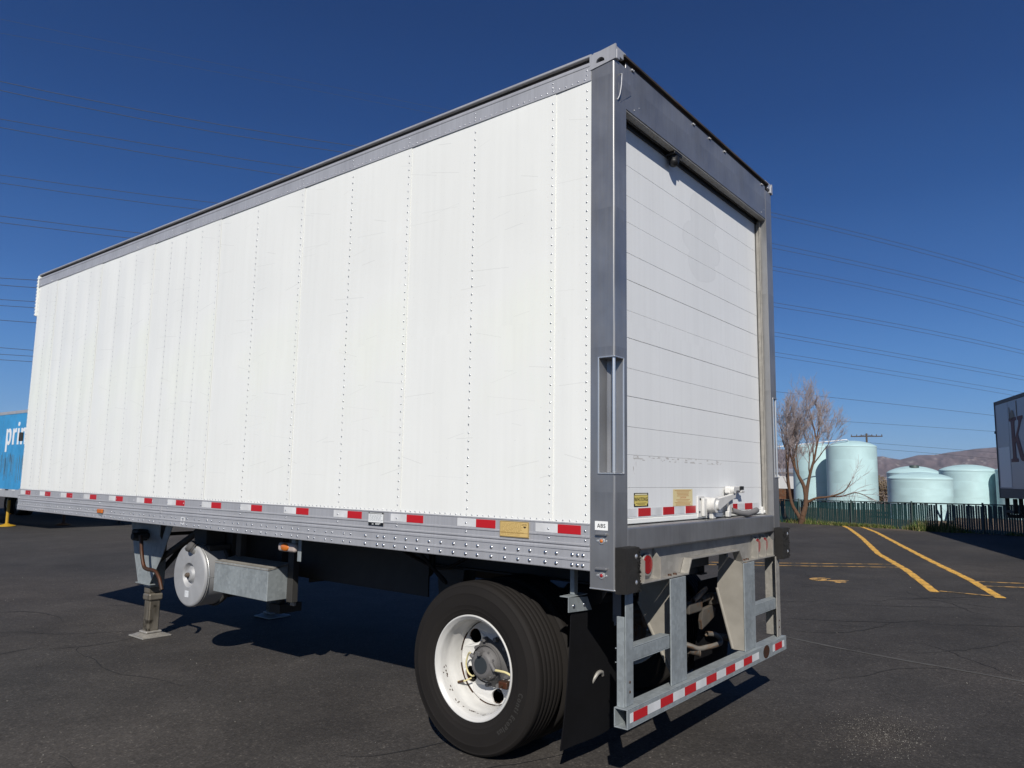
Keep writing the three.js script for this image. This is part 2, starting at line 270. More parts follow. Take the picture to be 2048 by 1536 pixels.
{ // bare hills far behind the tanks
  const prof = [[20, .030], [45, .034], [66, .040], [71.42, .0406], [72.77, .0387], [75, .035], [77.67, .0315], [78.07, .0321], [78.53, .0298], [79.13, .028], [79.89, .0316], [80.2, .0334], [81.23, .0339], [82.1, .0368], [82.82, .0385], [83.52, .0407], [84.63, .0423], [86.18, .0437], [95, .05], [130, .04]];
  const el = a => { let k = 0; while (k < prof.length - 2 && prof[k + 1][0] < a) k++; return lerp(prof[k][1], prof[k + 1][1], clamp((a - prof[k][0]) / (prof[k + 1][0] - prof[k][0]), 0, 1)); };
  const nA = 560, nR = 46, P = [], C = [], I = [];
  for (let i = 0; i <= nA; i++) for (let j = 0; j <= nR; j++) {
    const a = 40 + 70 * i / nA, t = j / nR, r = 2600 + 3600 * t, az = a * Math.PI / 180, top = el(a) * 6000;
    const rid = 1 - Math.abs(2 * fbm(a * 1.6 + 3, t * 3.2 + 8, 5) - 1), nn = fbm(a * 5, t * 9 + 20, 4);
    let h = Math.pow(t, 1.35) * top * (1 + (1 - t) * (.75 * (rid - .72) + .30 * (nn - .5))); if (j === nR) h = top * 0 ;
    else if (t > .93) h = lerp(h, top, sm(.93, .975, t));
    P.push(-4.8 + r * Math.sin(az), h + 1, 2 - r * Math.cos(az));
    const s = sm(.60, .68, fbm(a * 9 + 2, t * 22, 3)) * sm(.5, .66, fbm(a * 2.2, t * 4 + 30, 3)), b = .55 + .9 * nn * (.5 + rid * .6);
    C.push(lerp(.155 * b, .40, s * .75), lerp(.115 * b, .34, s * .75), lerp(.118 * b, .31, s * .75));
  }
  for (let i = 0; i < nA; i++) for (let j = 0; j < nR; j++) { const k = i * (nR + 1) + j; I.push(k, k + 1, k + nR + 1, k + 1, k + nR + 2, k + nR + 1); }
  const g = new THREE.BufferGeometry(); g.setAttribute('position', new THREE.Float32BufferAttribute(P, 3)); g.setAttribute('color', new THREE.Float32BufferAttribute(C, 3)); g.setIndex(I); g.computeVertexNormals();
  const m = structure(mesh('hills', g, std({ vertexColors: true, roughness: 1, side: THREE.DoubleSide })));
}
scene.fog = new THREE.FogExp2(lin(.62, .72, .90), .00004);

// ------------------------------------------------------------ the big box trailer
const T = tag(group('box_trailer'), 'large white box trailer with roll-up rear door, steel rear frame and one axle', 'trailer');
const X0 = -1.295, LEN = 8.53, TOP = 4.148;
const domeX = (x, y, z, r, s = 7) => new THREE.SphereGeometry(r, s, 3, 0, Math.PI * 2, 0, Math.PI / 2).scale(1, .62, 1).rotateZ(Math.PI / 2).translate(x, y, z);
const domeZ = (x, y, z, r, s = 7) => new THREE.SphereGeometry(r, s, 3, 0, Math.PI * 2, 0, Math.PI / 2).scale(1, .62, 1).rotateX(Math.PI / 2).translate(x, y, z);
const seams = [-.155, -.41, -1.665, -2.915, -4.18, -5.44, -6.67, -7.92, -8.515];
const cols = [-.185, -.432, -1.062, -1.688, -2.31, -2.94, -3.578, -4.203, -4.505, -4.795, -5.09, -5.463, -5.84, -6.225, -6.695, -6.96, -7.30, -7.63, -7.945, -8.2, -8.495];
{ // near side wall: core, overlapping sheets, rivets
  const wall = mesh('side_wall', box(X0 + .012, X0 + .06, 1.30, 4.09, -8.505, -.156), M.white, T);
  for (let i = 0; i < seams.length - 1; i++) {
    const z1 = seams[i], z0 = seams[i + 1] - (i < seams.length - 2 ? .03 : 0), ny = 44, nz = 22, w = z1 - z0, h = 4.02 - 1.40;
    const g = new THREE.BoxGeometry(.0022, h, w, 1, ny, nz), p = g.attributes.position, uv = g.attributes.uv;
    for (let k = 0; k < p.count; k++) {
      const y = p.getY(k) + 1.40 + h / 2, z = p.getZ(k) + (z0 + z1) / 2, t = (z - z0) / w;
      let near = 1; for (const c of cols) near = Math.min(near, Math.abs(z - c) / .3);
      const f = sm(-3.6, -5.2, z), amp = lerp(.0020, .0052, f);
      let d = -amp * (1 - Math.exp(-near * near * 6)) * (.35 + 1.1 * fbm(z * 1.1 + 30, y * .55 + i * 9, 3)) + lerp(.0026, .0042, f) * (fbm(z * 3.2 + i * 17, y * .7 + 4, 3) - .5);
      d *= sm(0, .12, y - 1.40) * sm(0, .1, 4.02 - y);
      p.setX(k, p.getX(k) + X0 + .0075 - .0048 * t + d); p.setY(k, y); p.setZ(k, z);
      uv.setXY(k, (z + i * 1.37) / 2.6, y / 2.6);
    }
    g.computeVertexNormals(); mesh('side_panel', g, M.white, wall);
  }
  const rv = [];
  for (const z of cols) for (let y = 1.475; y < 3.985; y += .0525) rv.push(domeX(X0 + .001, y + .003 * (R() - .5), z + .002 * (R() - .5), .0058, 6));
  for (let z = -.2; z > -8.5; z -= .0455) rv.push(domeX(X0 + .002, 1.437, z, .0048, 6));
  stuff(mesh('rivets', rv, M.rivet, wall));
}
{ // far wall, front wall, roof, floor
  const fw = mesh('side_wall', box(1.235, 1.288, 1.30, 4.09, -8.505, -.156), M.white, T, 'far white side wall');
  mesh('front_wall', box(-1.283, 1.235, 1.2, 4.13, -8.53, -8.506), M.white, T);
  const nose = [rbox(-1.305, -1.27, 3.62, 4.15, -8.56, -8.531, .006), rbox(1.27, 1.305, 3.62, 4.15, -8.56, -8.531, .006)];
  for (let k = 0; k < 12; k++) nose.push(rbox(-1.311, -1.30, 3.63 + k * .043, 3.65 + k * .043, -8.563, -8.533, .004));
  mesh('nose_corner', nose, M.white, T);
  mesh('nose_lamp', [rbox(-1.335, -1.30, 2.02, 2.13, -8.60, -8.535, .01)], M.dark, T);
  const n = 12, pts = []; for (let i = 0; i <= n; i++) { const x = -1.268 + 2.536 * i / n; pts.push([x, 4.150 + .022 * (1 - (x / 1.268) ** 2)]); }
  mesh('roof', uvm(extrude(shapeXY([[-1.268, 4.12], ...pts, [1.268, 4.12]]), 8.35).translate(0, 0, -8.52)), M.white, T);
  mesh('floor', box(-1.25, 1.25, 1.296, 1.34, -8.5, -.16), M.frame, T);
  for (let k = 0; k < 27; k++) { const z = -.45 - k * .305; mesh('floor_crossmember', [box(-1.245, 1.245, 1.286, 1.2955, z - .03, z + .03), box(-1.245, 1.245, 1.20, 1.2855, z - .004, z + .004), box(-1.245, 1.245, 1.19, 1.1995, z - .03, z + .03)], M.frame, T); }
}
for (const s of [-1, 1]) { // top and bottom rails (profiles run along z)
  const prof = (pts, z0, z1) => uvm(extrude(shapeXY(pts.map(q => [s * q[0], q[1]])), z1 - z0).translate(0, 0, z0), .8);
  const tr = mesh('top_rail', prof([[1.262, 4.0], [1.298, 4.0], [1.298, 4.088], [1.301, 4.092], [1.301, 4.104], [1.292, 4.108], [1.292, 4.118], [1.268, 4.120], [1.262, 4.09]], -8.53, -.156), M.alu, T);
  mesh('roof_edge', prof([[1.262, 4.1201], [1.276, 4.1201], [1.276, 4.148], [1.262, 4.148]], -8.53, -.156), M.roofSeal, T);
  mesh('roof_lip', prof([[1.20, 4.1585], [1.262, 4.1483], [1.296, 4.1483], [1.299, 4.152], [1.299, 4.164], [1.294, 4.167], [1.20, 4.172]], -8.53, -.156), M.alu, T);
  const br = mesh('bottom_rail', prof([[1.26, 1.174], [1.296, 1.174], [1.298, 1.178], [1.298, 1.221], [1.302, 1.223], [1.302, 1.231], [1.295, 1.233], [1.295, 1.277], [1.299, 1.279], [1.299, 1.290], [1.294, 1.300], [1.302, 1.306], [1.302, 1.314], [1.297, 1.317], [1.297, 1.346], [1.302, 1.350], [1.302, 1.358], [1.298, 1.361], [1.298, 1.417], [1.301, 1.420], [1.301, 1.425], [1.296, 1.428], [1.26, 1.428]], -8.53, -.156), M.alu, T);
  if (s > 0) continue;
  const rv = [];
  for (let z = -.2; z > -8.5; z -= .0455) rv.push(domeX(-1.298, 4.018, z, .0052, 6));
  for (const c of cols) rv.push(domeX(-1.298, 4.07, c, .0052, 6), domeX(-1.298, 4.04, c, .0052, 6));
  stuff(mesh('rivets', rv, M.rivet, tr));
  const big = [];
  for (const z of [-.20, -.235, -.272, -.378, -.455, -.565, -.65, -.75, -.855, -.965, -1.06, -1.165, -1.275, -1.38, -1.49, -1.595, -1.70, -1.81, -1.875, -2.0]) for (const y of [1.198, 1.252]) big.push(domeX(-1.2955 - (y < 1.22 ? .0025 : 0), y, z, .0118, 8));
  for (let k = 0; k < 31; k++) { const z = -2.16 - k * .206; for (const o of [0, .075]) for (const y of [1.198, 1.252]) if (z - o > -8.48 && !(y > 1.22 && Math.abs(z - o + 6.17) < .1)) big.push(domeX(-1.2955 - (y < 1.22 ? .0025 : 0), y, z - o, .0085, 7)); }
  for (const c of cols) big.push(domeX(-1.297, 1.333, c, .0075, 6), domeX(-1.2985, 1.385, c + .0, .0075, 6));
  stuff(mesh('rivets', big, M.rivet, br));
  for (let k = 0; k < 14; k++) { const z = -.214 - k * .6102 + .004 * (R() - .5);
    mesh('red_reflector', rbox(-1.3002, -1.2975, 1.364, 1.4135, z - .155, z, .001, 1), M.red, br);
    if (z - .31 > -8.5) mesh('white_reflector', rbox(-1.3002, -1.2975, 1.364, 1.4135, z - .310, z - .1555, .001, 1), M.tapeWhite, br); }
  // plates and stickers on the rail
  const label = (name, z0, z1, y0, y1, t, lab, mat = {}, x = -1.3035) => { const g = new THREE.PlaneGeometry(z1 - z0, y1 - y0).rotateY(-Math.PI / 2).translate(x, (y0 + y1) / 2, (z0 + z1) / 2); return mesh(name, g, std({ map: t, roughness: .5, side: THREE.DoubleSide, ...mat }), br, lab); };
  label('info_sticker', -1.966, -1.815, 1.326, 1.416, canvasTex(256, 160, (c, w, h) => { c.fillStyle = '#e4e6e6'; c.fillRect(0, 0, w, h); c.fillStyle = '#101214'; c.fillRect(0, 0, w, 20); c.fillRect(0, h - 38, w, 38); c.fillStyle = '#c9cbcb'; c.fillRect(14, 5, 220, 9); c.fillStyle = '#8b9196'; const q = rng(3); for (let y = 30; y < h - 50; y += 10) { let x = 16; while (x < w - 40) { const l = 12 + q() * 36; c.fillRect(x, y, l, 4); x += l + 8; } } c.fillStyle = '#e9ecec'; c.font = 'bold 26px sans-serif'; c.fillText('AC', 60, h - 9); c.fillRect(120, h - 29, 90, 6); c.fillRect(120, h - 17, 70, 5); }), 'white sticker with black bands');
  const gold = mesh('registration_plate', rbox(-1.3055, -1.3032, 1.322, 1.415, -.785, -.566, .001, 1), std({ color: lin(.50, .38, .18), metalness: .15, roughness: .45 }), br, 'gold metal plate');
  mesh('plate_print', new THREE.PlaneGeometry(.212, .087).rotateY(-Math.PI / 2).translate(-1.3062, 1.3685, -.6755), std({ roughness: .5, map: canvasTex(320, 132, (c, w, h) => { c.fillStyle = '#d2b576'; c.fillRect(0, 0, w, h); c.strokeStyle = '#6b4f22'; c.lineWidth = 3; c.strokeRect(2, 2, w - 4, h - 4); c.fillStyle = '#8d6d35'; const q = rng(8); for (let y = 14; y < h - 8; y += 11) { let x = 12; while (x < w - 90) { const l = 10 + q() * 50; c.fillRect(x, y, l, 3); x += l + 7; } } c.fillStyle = '#3a2a12'; c.font = 'bold 15px sans-serif'; c.fillText('bendix', w - 66, 26); c.beginPath(); c.arc(w - 40, 36, 16, 0, Math.PI); c.fill(); c.fillStyle = '#7a5b2a'; c.fillRect(4, 96, w - 8, 3); }) }), br);
  mesh('marker_light', [rbox(-1.318, -1.2985, 1.228, 1.272, -6.235, -6.115, .008)], M.amber, br, 'amber side marker light');
  mesh('marker_bracket', [box(-1.308, -1.2983, 1.212, 1.2275, -6.215, -6.135)], M.galv, br);
  mesh('square_sticker', [box(-1.2995, -1.2957, 1.255, 1.262, -4.53, -4.47), box(-1.2995, -1.2957, 1.2, 1.207, -4.53, -4.47), box(-1.2995, -1.2957, 1.2075, 1.2545, -4.53, -4.522), box(-1.2995, -1.2957, 1.2075, 1.2545, -4.478, -4.47)], M.tapeWhite, br);
  mesh('rail_splice', box(-1.3035, -1.294, 1.285, 1.345, -4.915, -4.905), M.alu, br);
}
{ // rear frame
  const F = T;
  const yb = 1.09, yt = 4.085;
  const post = (s) => {
    const prof = (pts, y0, y1, b = .008) => uvm(extrude(shapeXY(pts), y1 - y0 - 0, 0).rotateX(-Math.PI / 2).translate(0, y0, 0), .8);
    // profile in (x, -z): rounded outer rear corner
    const ring = (cut) => { const o = [], r = .012; const P = (x, z) => o.push([s * x, -z]);
      P(1.16, -.155); P(1.295, -.155);
      if (cut) { P(1.295, -.10); P(1.222, -.092); P(1.205, -.078); P(1.2, 0); }
      else { for (let k = 0; k <= 5; k++) { const a = k / 5 * Math.PI / 2; P(1.295 - r + r * Math.cos(a), -r + r * Math.sin(a)); } }
      P(1.16, 0); if (s < 0) o.reverse(); return o; };
    return [prof(ring(false), yb, 1.707), prof(ring(true), 1.707, 2.336), prof(ring(false), 2.336, yt)];
  };
  for (const s of [-1, 1]) {
    const pm = mesh('corner_post', post(s), M.steel, F);
    const S = s;
    const hb = (x0, x1, y0, y1, z0, z1, r) => rbox(Math.min(S * x0, S * x1), Math.max(S * x0, S * x1), y0, y1, z0, z1, r);
    mesh('grab_handle', [rod([S * 1.285, 1.70, -.011], [S * 1.285, 2.342, -.011], .0095, .0095, 14)], M.weld, pm, 'upright round grab bar set in the post corner');
    mesh('handle_frame', [hb(1.289, 1.3, 1.70, 2.342, -.106, -.0985, .002), hb(1.196, 1.2035, 1.70, 2.342, -.004, .005, .002), hb(1.2, 1.3, 1.697, 1.704, -.106, .004, .002), hb(1.2, 1.3, 2.338, 2.345, -.106, .004, .002)], M.weld, pm);
    const moon = []; for (let k = 0; k <= 10; k++) { const q = k / 10 * Math.PI; moon.push([-.092 + .03 * Math.cos(q), 4.092 + .03 * Math.sin(q)]); }
    mesh('corner_cap', [plateZY([[-.165, 4.062], [.012, 4.082], [.012, 4.172], [-.165, 4.153]], S < 0 ? -1.3005 : 1.289, S < 0 ? -1.289 : 1.3005, [moon]), hb(1.16, 1.2885, 4.147, 4.172, -.15, .004, .006), hb(1.252, 1.2885, 4.085, 4.1465, -.022, .014, .006), hb(1.2, 1.2515, 4.112, 4.1465, -.012, .008, .004)], M.alu, pm);
    mesh('post_bottom', [hb(1.158, 1.298, 1.081, 1.0895, -.158, .003, .003)], M.weld, pm);
    if (s < 0) {
      const d = new THREE.PlaneGeometry(.082, .048).rotateY(-Math.PI / 2).translate(-1.2965, 1.42, -.083);
      mesh('warning_decal', d, std({ roughness: .5, map: canvasTex(200, 118, (c, w, h) => { c.fillStyle = '#f2f3f1'; c.fillRect(0, 0, w, h); c.fillStyle = '#14161a'; c.font = 'bold 72px sans-serif'; c.textAlign = 'center'; c.fillText('ABS', w / 2, h / 2 + 27); }) }), pm, 'white decal reading ABS');
      for (const [y, mat] of [[1.339, M.amber], [1.157, M.redLens]]) {
        mesh('lamp_hood', [rbox(-1.312, -1.2952, y + .03, y + .042, -.115, -.045, .003)], M.steel, pm);
        const lp = mesh('marker_lamp', [rod([-1.2945, y, -.081], [-1.300, y, -.081], .019, .017, 14), rod([-1.2945, y, -.108], [-1.298, y, -.108], .007, .006, 8), rod([-1.2945, y, -.054], [-1.298, y, -.054], .007, .006, 8)], M.weld, pm);
        mesh('marker_lens', [domeX(-1.2995, y, -.081, .0105, 10)], mat, pm);
      }
    }
  }
  // header
  const hd = mesh('header', [rbox(-1.1595, 1.1595, 3.832, 4.118, -.05, -.0015, .004, 2, .8)], M.steel, F);
  mesh('header_liner', [box(-1.1595, 1.1595, 3.95, 4.118, -.15, -.0505)], M.dark, hd);
  mesh('door_seal', [box(-1.1595, 1.1595, 3.800, 3.83, -.0885, -.075)], M.black, hd);
  mesh('header_soffit', [rbox(-1.1595, 1.1595, 3.822, 3.8315, -.05, -.006, .002)], M.plate, hd);
  mesh('rain_gutter', [rbox(-1.20, 1.20, 4.135, 4.15, -.10, .016, .002), box(-1.1595, 1.1595, 4.1185, 4.1345, -.10, -.004)], M.roofSeal, hd);
  const bolts = []; for (const x of [-1.08, -.229, .038, .309, 1.08]) bolts.push(rbox(x - .016, x + .016, 4.100, 4.112, -.0012, .006, .002), domeZ(x - .008, 4.106, .0055, .005), domeZ(x + .008, 4.106, .0055, .005));
  for (const x of [-1.06, 1.06]) bolts.push(domeZ(x, 3.862, -.001, .006), domeZ(x + .06, 3.90, -.001, .004));
  stuff(mesh('roof_bolts', bolts, M.alu, hd));
  mesh('gusset', [plateXY([[-1.232, 3.84], [-1.1, 3.94], [-1.1, 3.96], [-1.245, 3.96]], -.0014, .0012)], M.steel, hd);
  mesh('rope_hook', [tube([[-1.262, 3.845, .002], [-1.256, 3.87, .012], [-1.25, 3.93, .02], [-1.247, 3.985, .022], [-1.235, 4.01, .016], [-1.22, 4.02, .001]], .0038, 24, 7)], M.alu, hd, 'thin bent steel hook');
  mesh('rear_camera', [rbox(-.505, -.395, 3.802, 3.8215, -.085, -.008, .006), rod([-.45, 3.80, -.045], [-.45, 3.775, -.045], .038, .036, 18), new THREE.SphereGeometry(.036, 16, 10).translate(-.45, 3.77, -.045)], M.black, hd, 'small black dome camera');
  // sill
  const sl = mesh('rear_sill', [rbox(-1.1595, 1.1595, 1.277, 1.409, -.14, -.0012, .012, 3, .8)], M.steel, F);
  // jamb tracks
  for (const s of [-1, 1]) mesh('door_track', [box(Math.min(s * 1.130, s * 1.159), Math.max(s * 1.130, s * 1.159), 1.41, 3.82, -.145, -.117), box(Math.min(s * 1.147, s * 1.1595), Math.max(s * 1.147, s * 1.1595), 1.41, 3.82, -.085, -.06), box(Math.min(s * 1.138, s * 1.1595), Math.max(s * 1.138, s * 1.1595), 1.41, 3.82, -.0555, -.048)], M.plate, F);
  // light panel under the sill
  const bot = 1.098, PZ = -.055;
  const pl = mesh('light_panel', [plateXY([[-1.16, 1.276], [-1.16, bot], [-.41, bot], [-.36, 1.185], [.44, 1.185], [.50, bot], [1.16, bot], [1.16, 1.276]], PZ - .008, PZ)], M.plate, F);
  mesh('panel_flange', [rbox(-1.16, -.395, bot - .009, bot, PZ, .0, .002), rbox(.49, 1.16, bot - .009, bot, PZ, .0, .002), rbox(-.345, .432, 1.176, 1.185, PZ, .0, .002), plateXY([[-.405, bot], [-.395, bot], [-.345, 1.1855], [-.355, 1.1855]], PZ, 0), plateXY([[.49, bot], [.50, bot], [.44, 1.1855], [.43, 1.1855]], PZ, 0)], M.plate, pl);
  for (const x of [-.60, -.53, .58, .65, -.98, 1.0]) mesh('flange_bolt', rod([x, bot, -.03], [x, bot + .010, -.03], .014, .012, 6), M.rust, pl);
  for (const x of [-.965, -.765, .80, .965, 1.115]) mesh('rib', plateZY([[PZ, bot], [0, bot], [0, 1.215], [-.012, 1.222], [PZ + .004, 1.268]], x - .0035, x + .0035), M.plate, pl);
  for (const x of [-.862, .885, 1.04]) {
    const bz = mesh('lamp_bezel', new THREE.TorusGeometry(.058, .008, 8, 28).scale(x < 0 ? 1 : .95, 1.02, 1).translate(x, 1.183, PZ + .012), M.plate, pl);
    mesh('tail_light', rod([x, 1.183, PZ], [x, 1.183, PZ + .022], .055, .051, 26), M.redLens, pl, 'round red tail light');
  }
  for (const s of [-1, 1]) { // rubber dock bumpers
    const g = new THREE.BoxGeometry(.15, .24, .068, 10, 16, 4), p = g.attributes.position;
    for (let k = 0; k < p.count; k++) { const x = p.getX(k), y = p.getY(k), z = p.getZ(k), n = fbm(x * 40 + 9 + s * 7, y * 40 + z * 30, 3) - .5, e = sm(.055, .075, Math.abs(x)) + sm(.10, .12, Math.abs(y)); p.setZ(k, z + (z > 0 ? .010 * n * (z / .034) - .006 * e * (.5 + n) : 0)); p.setX(k, x + .004 * n); p.setY(k, y * (1 - .02 * sm(0, .034, z)) + .004 * n); } g.computeVertexNormals();
    const b = mesh('dock_bumper', uvm(g.translate(s * 1.2195, 1.19, .036), .3), M.pad, F, 'black rubber dock bumper');
    for (const y of [1.262, 1.125]) mesh('bumper_bolt', domeZ(s * 1.2195 + .03, y, .066, .015), M.weld, b);
    // ragged rubber crumbs on the worn edge
    const q = rng(41 + s), cr = []; for (let k = 0; k < 150; k++) { const z = .060 + .014 * q(), y = 1.075 + .23 * q(), x = s < 0 ? -1.148 - .05 * q() * q() : 1.15 + .14 * q(); cr.push(new THREE.TetrahedronGeometry(.004 + .007 * q()).rotateX(q() * 6).rotateY(q() * 6).translate(x, y, z)); }
    stuff(mesh('torn_rubber', cr, M.pad, b));
  }
}
{ // roll-up door
  const D = mesh('rear_door', box(-1.128, 1.128, 1.42, 3.93, -.132, -.117), M.dark, T, 'white roll-up door of horizontal slats');
  const ys = [3.90, 3.565, 3.374, 3.208, 3.018, 2.852, 2.666, 2.500, 2.320, 2.153, 1.975, 1.812, 1.622, 1.447], Z = -.090;
  const base = rng(12);
  for (let i = 0; i < ys.length - 1; i++) {
    const deep = i === 4 || i === 6 || i === 8, gap = .0006, g = rbox(-1.136, 1.136, ys[i + 1] + (deep ? .0022 : gap), ys[i] - gap, -.116, Z + .0008 * (base() - .5), .0016, 2, 2.6).translate(0, 0, 0);
    mesh('door_slat', g, M.doorWhite, D);
  }
  mesh('bottom_bar', [rbox(-1.136, 1.136, 1.415, 1.4455, -.116, Z + .006, .006)], M.white, D);
  for (const s of [-1, 1]) mesh('roller_bracket', [rbox(s * 1.14 - .03, s * 1.14 + .03, 1.412, 1.47, Z - .0005, Z + .018, .006), rod([s * 1.14, 1.43, Z + .014], [s * 1.14, 1.43, Z + .03], .014, .012, 10)], M.rim, D);
  for (const x of [-.876, -.562, -.243, .08, .481, .782]) mesh('red_reflector', box(x, x + .152, 1.456, 1.503, Z + .0006, Z + .0022), M.red, D);
  for (const x of [-1.04, -.722, -.405, -.085, .30, .635, .936]) mesh('white_reflector', box(x, x + .142, 1.456, 1.503, Z + .0006, Z + .0020), M.tapeWhite, D);
  const st = (name, x0, x1, y0, y1, t, lab) => mesh(name, new THREE.PlaneGeometry(x1 - x0, y1 - y0).translate((x0 + x1) / 2, (y0 + y1) / 2, Z + .0018), std({ map: t, roughness: .5 }), D, lab);
  st('maker_sticker', -.929, -.755, 1.512, 1.592, canvasTex(256, 150, (c, w, h) => { c.fillStyle = '#16140f'; c.fillRect(0, 0, w, h); c.fillStyle = '#d9c56d'; c.fillRect(7, 26, w - 14, h - 36); c.fillStyle = '#efe7c4'; c.fillRect(18, 9, w - 36, 12); c.fillStyle = '#15130e'; c.font = 'bold 56px sans-serif'; c.textAlign = 'center'; c.fillText('WHITING', w / 2, 90, w - 16); c.fillStyle = '#75652c'; c.fillRect(34, 108, w - 68, 7); c.fillRect(60, 122, w - 120, 6); c.fillStyle = '#15130e'; c.fillRect(0, 118, 20, 32); c.fillRect(w - 22, 118, 22, 32); }), 'yellow and black sticker reading WHITING');
  st('caution_sticker', -.425, -.14, 1.505, 1.612, canvasTex(300, 150, (c, w, h) => { c.fillStyle = '#e0cf9c'; c.fillRect(0, 0, w, h); c.fillStyle = '#bd8752'; const q = rng(4); for (const y of [10, 22, 34, 46, 58, 92, 104, 116, 128, 139]) { const l = w * (.55 + .3 * q()); c.fillRect((w - l) / 2, y, l, 5); } c.fillStyle = '#c06a3a'; c.font = 'bold 22px sans-serif'; c.textAlign = 'center'; c.fillText('CAUTION', w / 2, 83); }), 'cream caution sticker');
  // latch: plates, drum, lever arm
  const K = mesh('door_latch', [rbox(-.075, .03, 1.425, 1.565, Z + .001, Z + .012, .003), rbox(-.03, .02, 1.43, 1.55, Z + .0125, Z + .035, .006), rod([.06, 1.505, Z + .002], [.06, 1.505, Z + .085], .052, .050, 24), rod([.075, 1.505, Z + .085], [.075, 1.505, Z + .10], .036, .03, 18), rbox(.05, .105, 1.412, 1.50, Z + .03, Z + .06, .008)], M.rim, D, 'white painted slam latch');
  mesh('latch_arm', [uvm(extrude(shapeXY([[.07, 1.478], [.11, 1.462], [.33, 1.532], [.42, 1.548], [.43, 1.59], [.33, 1.572], [.10, 1.548]]), .02, .004).translate(0, 0, Z + .052)), rbox(.36, .43, 1.44, 1.56, Z + .03, Z + .051, .008), rbox(.35, .40, 1.415, 1.455, Z + .02, Z + .05, .008), rbox(.36, .47, 1.578, 1.632, Z + .012, Z + .062, .014), rod([.385, 1.605, Z + .06], [.385, 1.605, Z + .085], .028, .024, 16), rbox(.47, .60, 1.596, 1.632, Z + .015, Z + .05, .008), rbox(.58, .645, 1.584, 1.603, Z + .004, Z + .055, .006)], M.rim, D);
  mesh('latch_shade_gap', [rbox(.555, .63, 1.605, 1.632, Z + .05, Z + .056, .003), rod([-.045, 1.545, Z + .012], [-.045, 1.545, Z + .0155], .008, .008, 8), rod([-.055, 1.46, Z + .012], [-.055, 1.46, Z + .0155], .007, .007, 8)], M.dark, D);  // dark strip coloured in as the shadow of the latch gap
  const sg = tube([[.40, 1.462, Z + .045], [.44, 1.452, Z + .06], [.52, 1.438, Z + .078], [.62, 1.432, Z + .082], [.70, 1.436, Z + .075], [.78, 1.444, Z + .072], [.86, 1.452, Z + .06]], .022, 40, 10), p = sg.attributes.position;
  for (let k = 0; k < p.count; k++) { const t = clamp((p.getX(k) - .4) / .46, 0, 1), cy = 1.462 - .03 * Math.sin(t * Math.PI * .85); p.setY(k, cy + (p.getY(k) - cy) * (.75 + .5 * fbm(t * 9, 3, 2))); } sg.computeVertexNormals();
  mesh('pull_strap', sg, M.strap, D, 'grey cloth pull strap lying on the sill');
}
{ // rear underride guard
  const G = group('rear_guard', T);
  const t = .007, y0 = .378, y1 = .480, z0 = -.042, z1 = .040, L = 1.238;
  mesh('guard_bar', [rbox(-L, L, y0, y0 + t, z0, z1, .003, 1, .5), rbox(-L, L, y1 - t, y1, z0, z1, .003, 1, .5), rbox(-L, L, y0 + t, y1 - t, z1 - t, z1, .002, 1, .5), rbox(-L, L, y0 + t, y1 - t, z0, z0 + t, .002, 1, .5)], M.galv, G);
  const reds = [-1.178, -.871, -.564, -.257, .05, .357, .979];
  for (const x of reds) mesh('red_reflector', box(x, x + .155, .408, .456, z1 + .0006, z1 + .0022), M.red, G);
  for (const x of [-1.212]) mesh('white_reflector', box(x, x + .033, .408, .456, z1 + .0006, z1 + .0020), M.tapeWhite, G);
  for (const x of reds.slice(0, 6)) mesh('white_reflector', box(x + .1555, x + (x > .3 ? .29 : .306), .408, .456, z1 + .0006, z1 + .0020), M.tapeWhite, G);
  mesh('white_reflector', box(.935, .9785, .408, .456, z1 + .0006, z1 + .0020), M.tapeWhite, G); mesh('white_reflector', box(1.1345, 1.185, .408, .456, z1 + .0006, z1 + .0020), M.tapeWhite, G);
  mesh('rust_patch', new THREE.CircleGeometry(.058, 24).scale(1.1, .8, 1).translate(.80, .432, z1 + .0012), M.rust, G, 'rusty patch where tape came off');
  for (const s of [-1, 1]) {
    const b = (x0, x1, ya, yb, za, zb, r = .003) => rbox(Math.min(s * x0, s * x1), Math.max(s * x0, s * x1), ya, yb, za, zb, r, 1, .5);
    mesh('outer_upright', [b(1.125, 1.205, y1 + .0005, 1.088, .006, .014), s < 0 ? b(1.199, 1.211, y1 - .02, .94, -.04, .0055) : b(1.197, 1.205, y1 + .0005, 1.088, -.10, .0055)], s < 0 ? M.galv : M.plate, G);
    mesh('inner_upright', [b(.47, .675, y1 + .0005, 1.088, .004, .014)], M.galv, G);
    mesh('rung', [b(.676, 1.196, .765, .772, -.06, .004), b(.676, 1.196, .70, .7645, -.003, .004), b(.676, 1.196, .693, .6995, -.06, .004)], M.galv, G);
    const gz = s < 0 ? -.31 : -.19; mesh('gusset_plate', [plateZY([[.003, .485], [.003, 1.085], [gz + .02, 1.15], [gz, .90], [-.08, .485]], Math.min(s * .472, s * .478), Math.max(s * .472, s * .478)), rod([s * .475, .90, gz - .002], [s * .475, .49, -.082], .012, .012, 6)], M.dusty, G);
    for (const y of [.55, .60]) mesh('guard_bolt', domeZ(s * 1.165, y, .0135, .008), M.rust, G);
  }
}
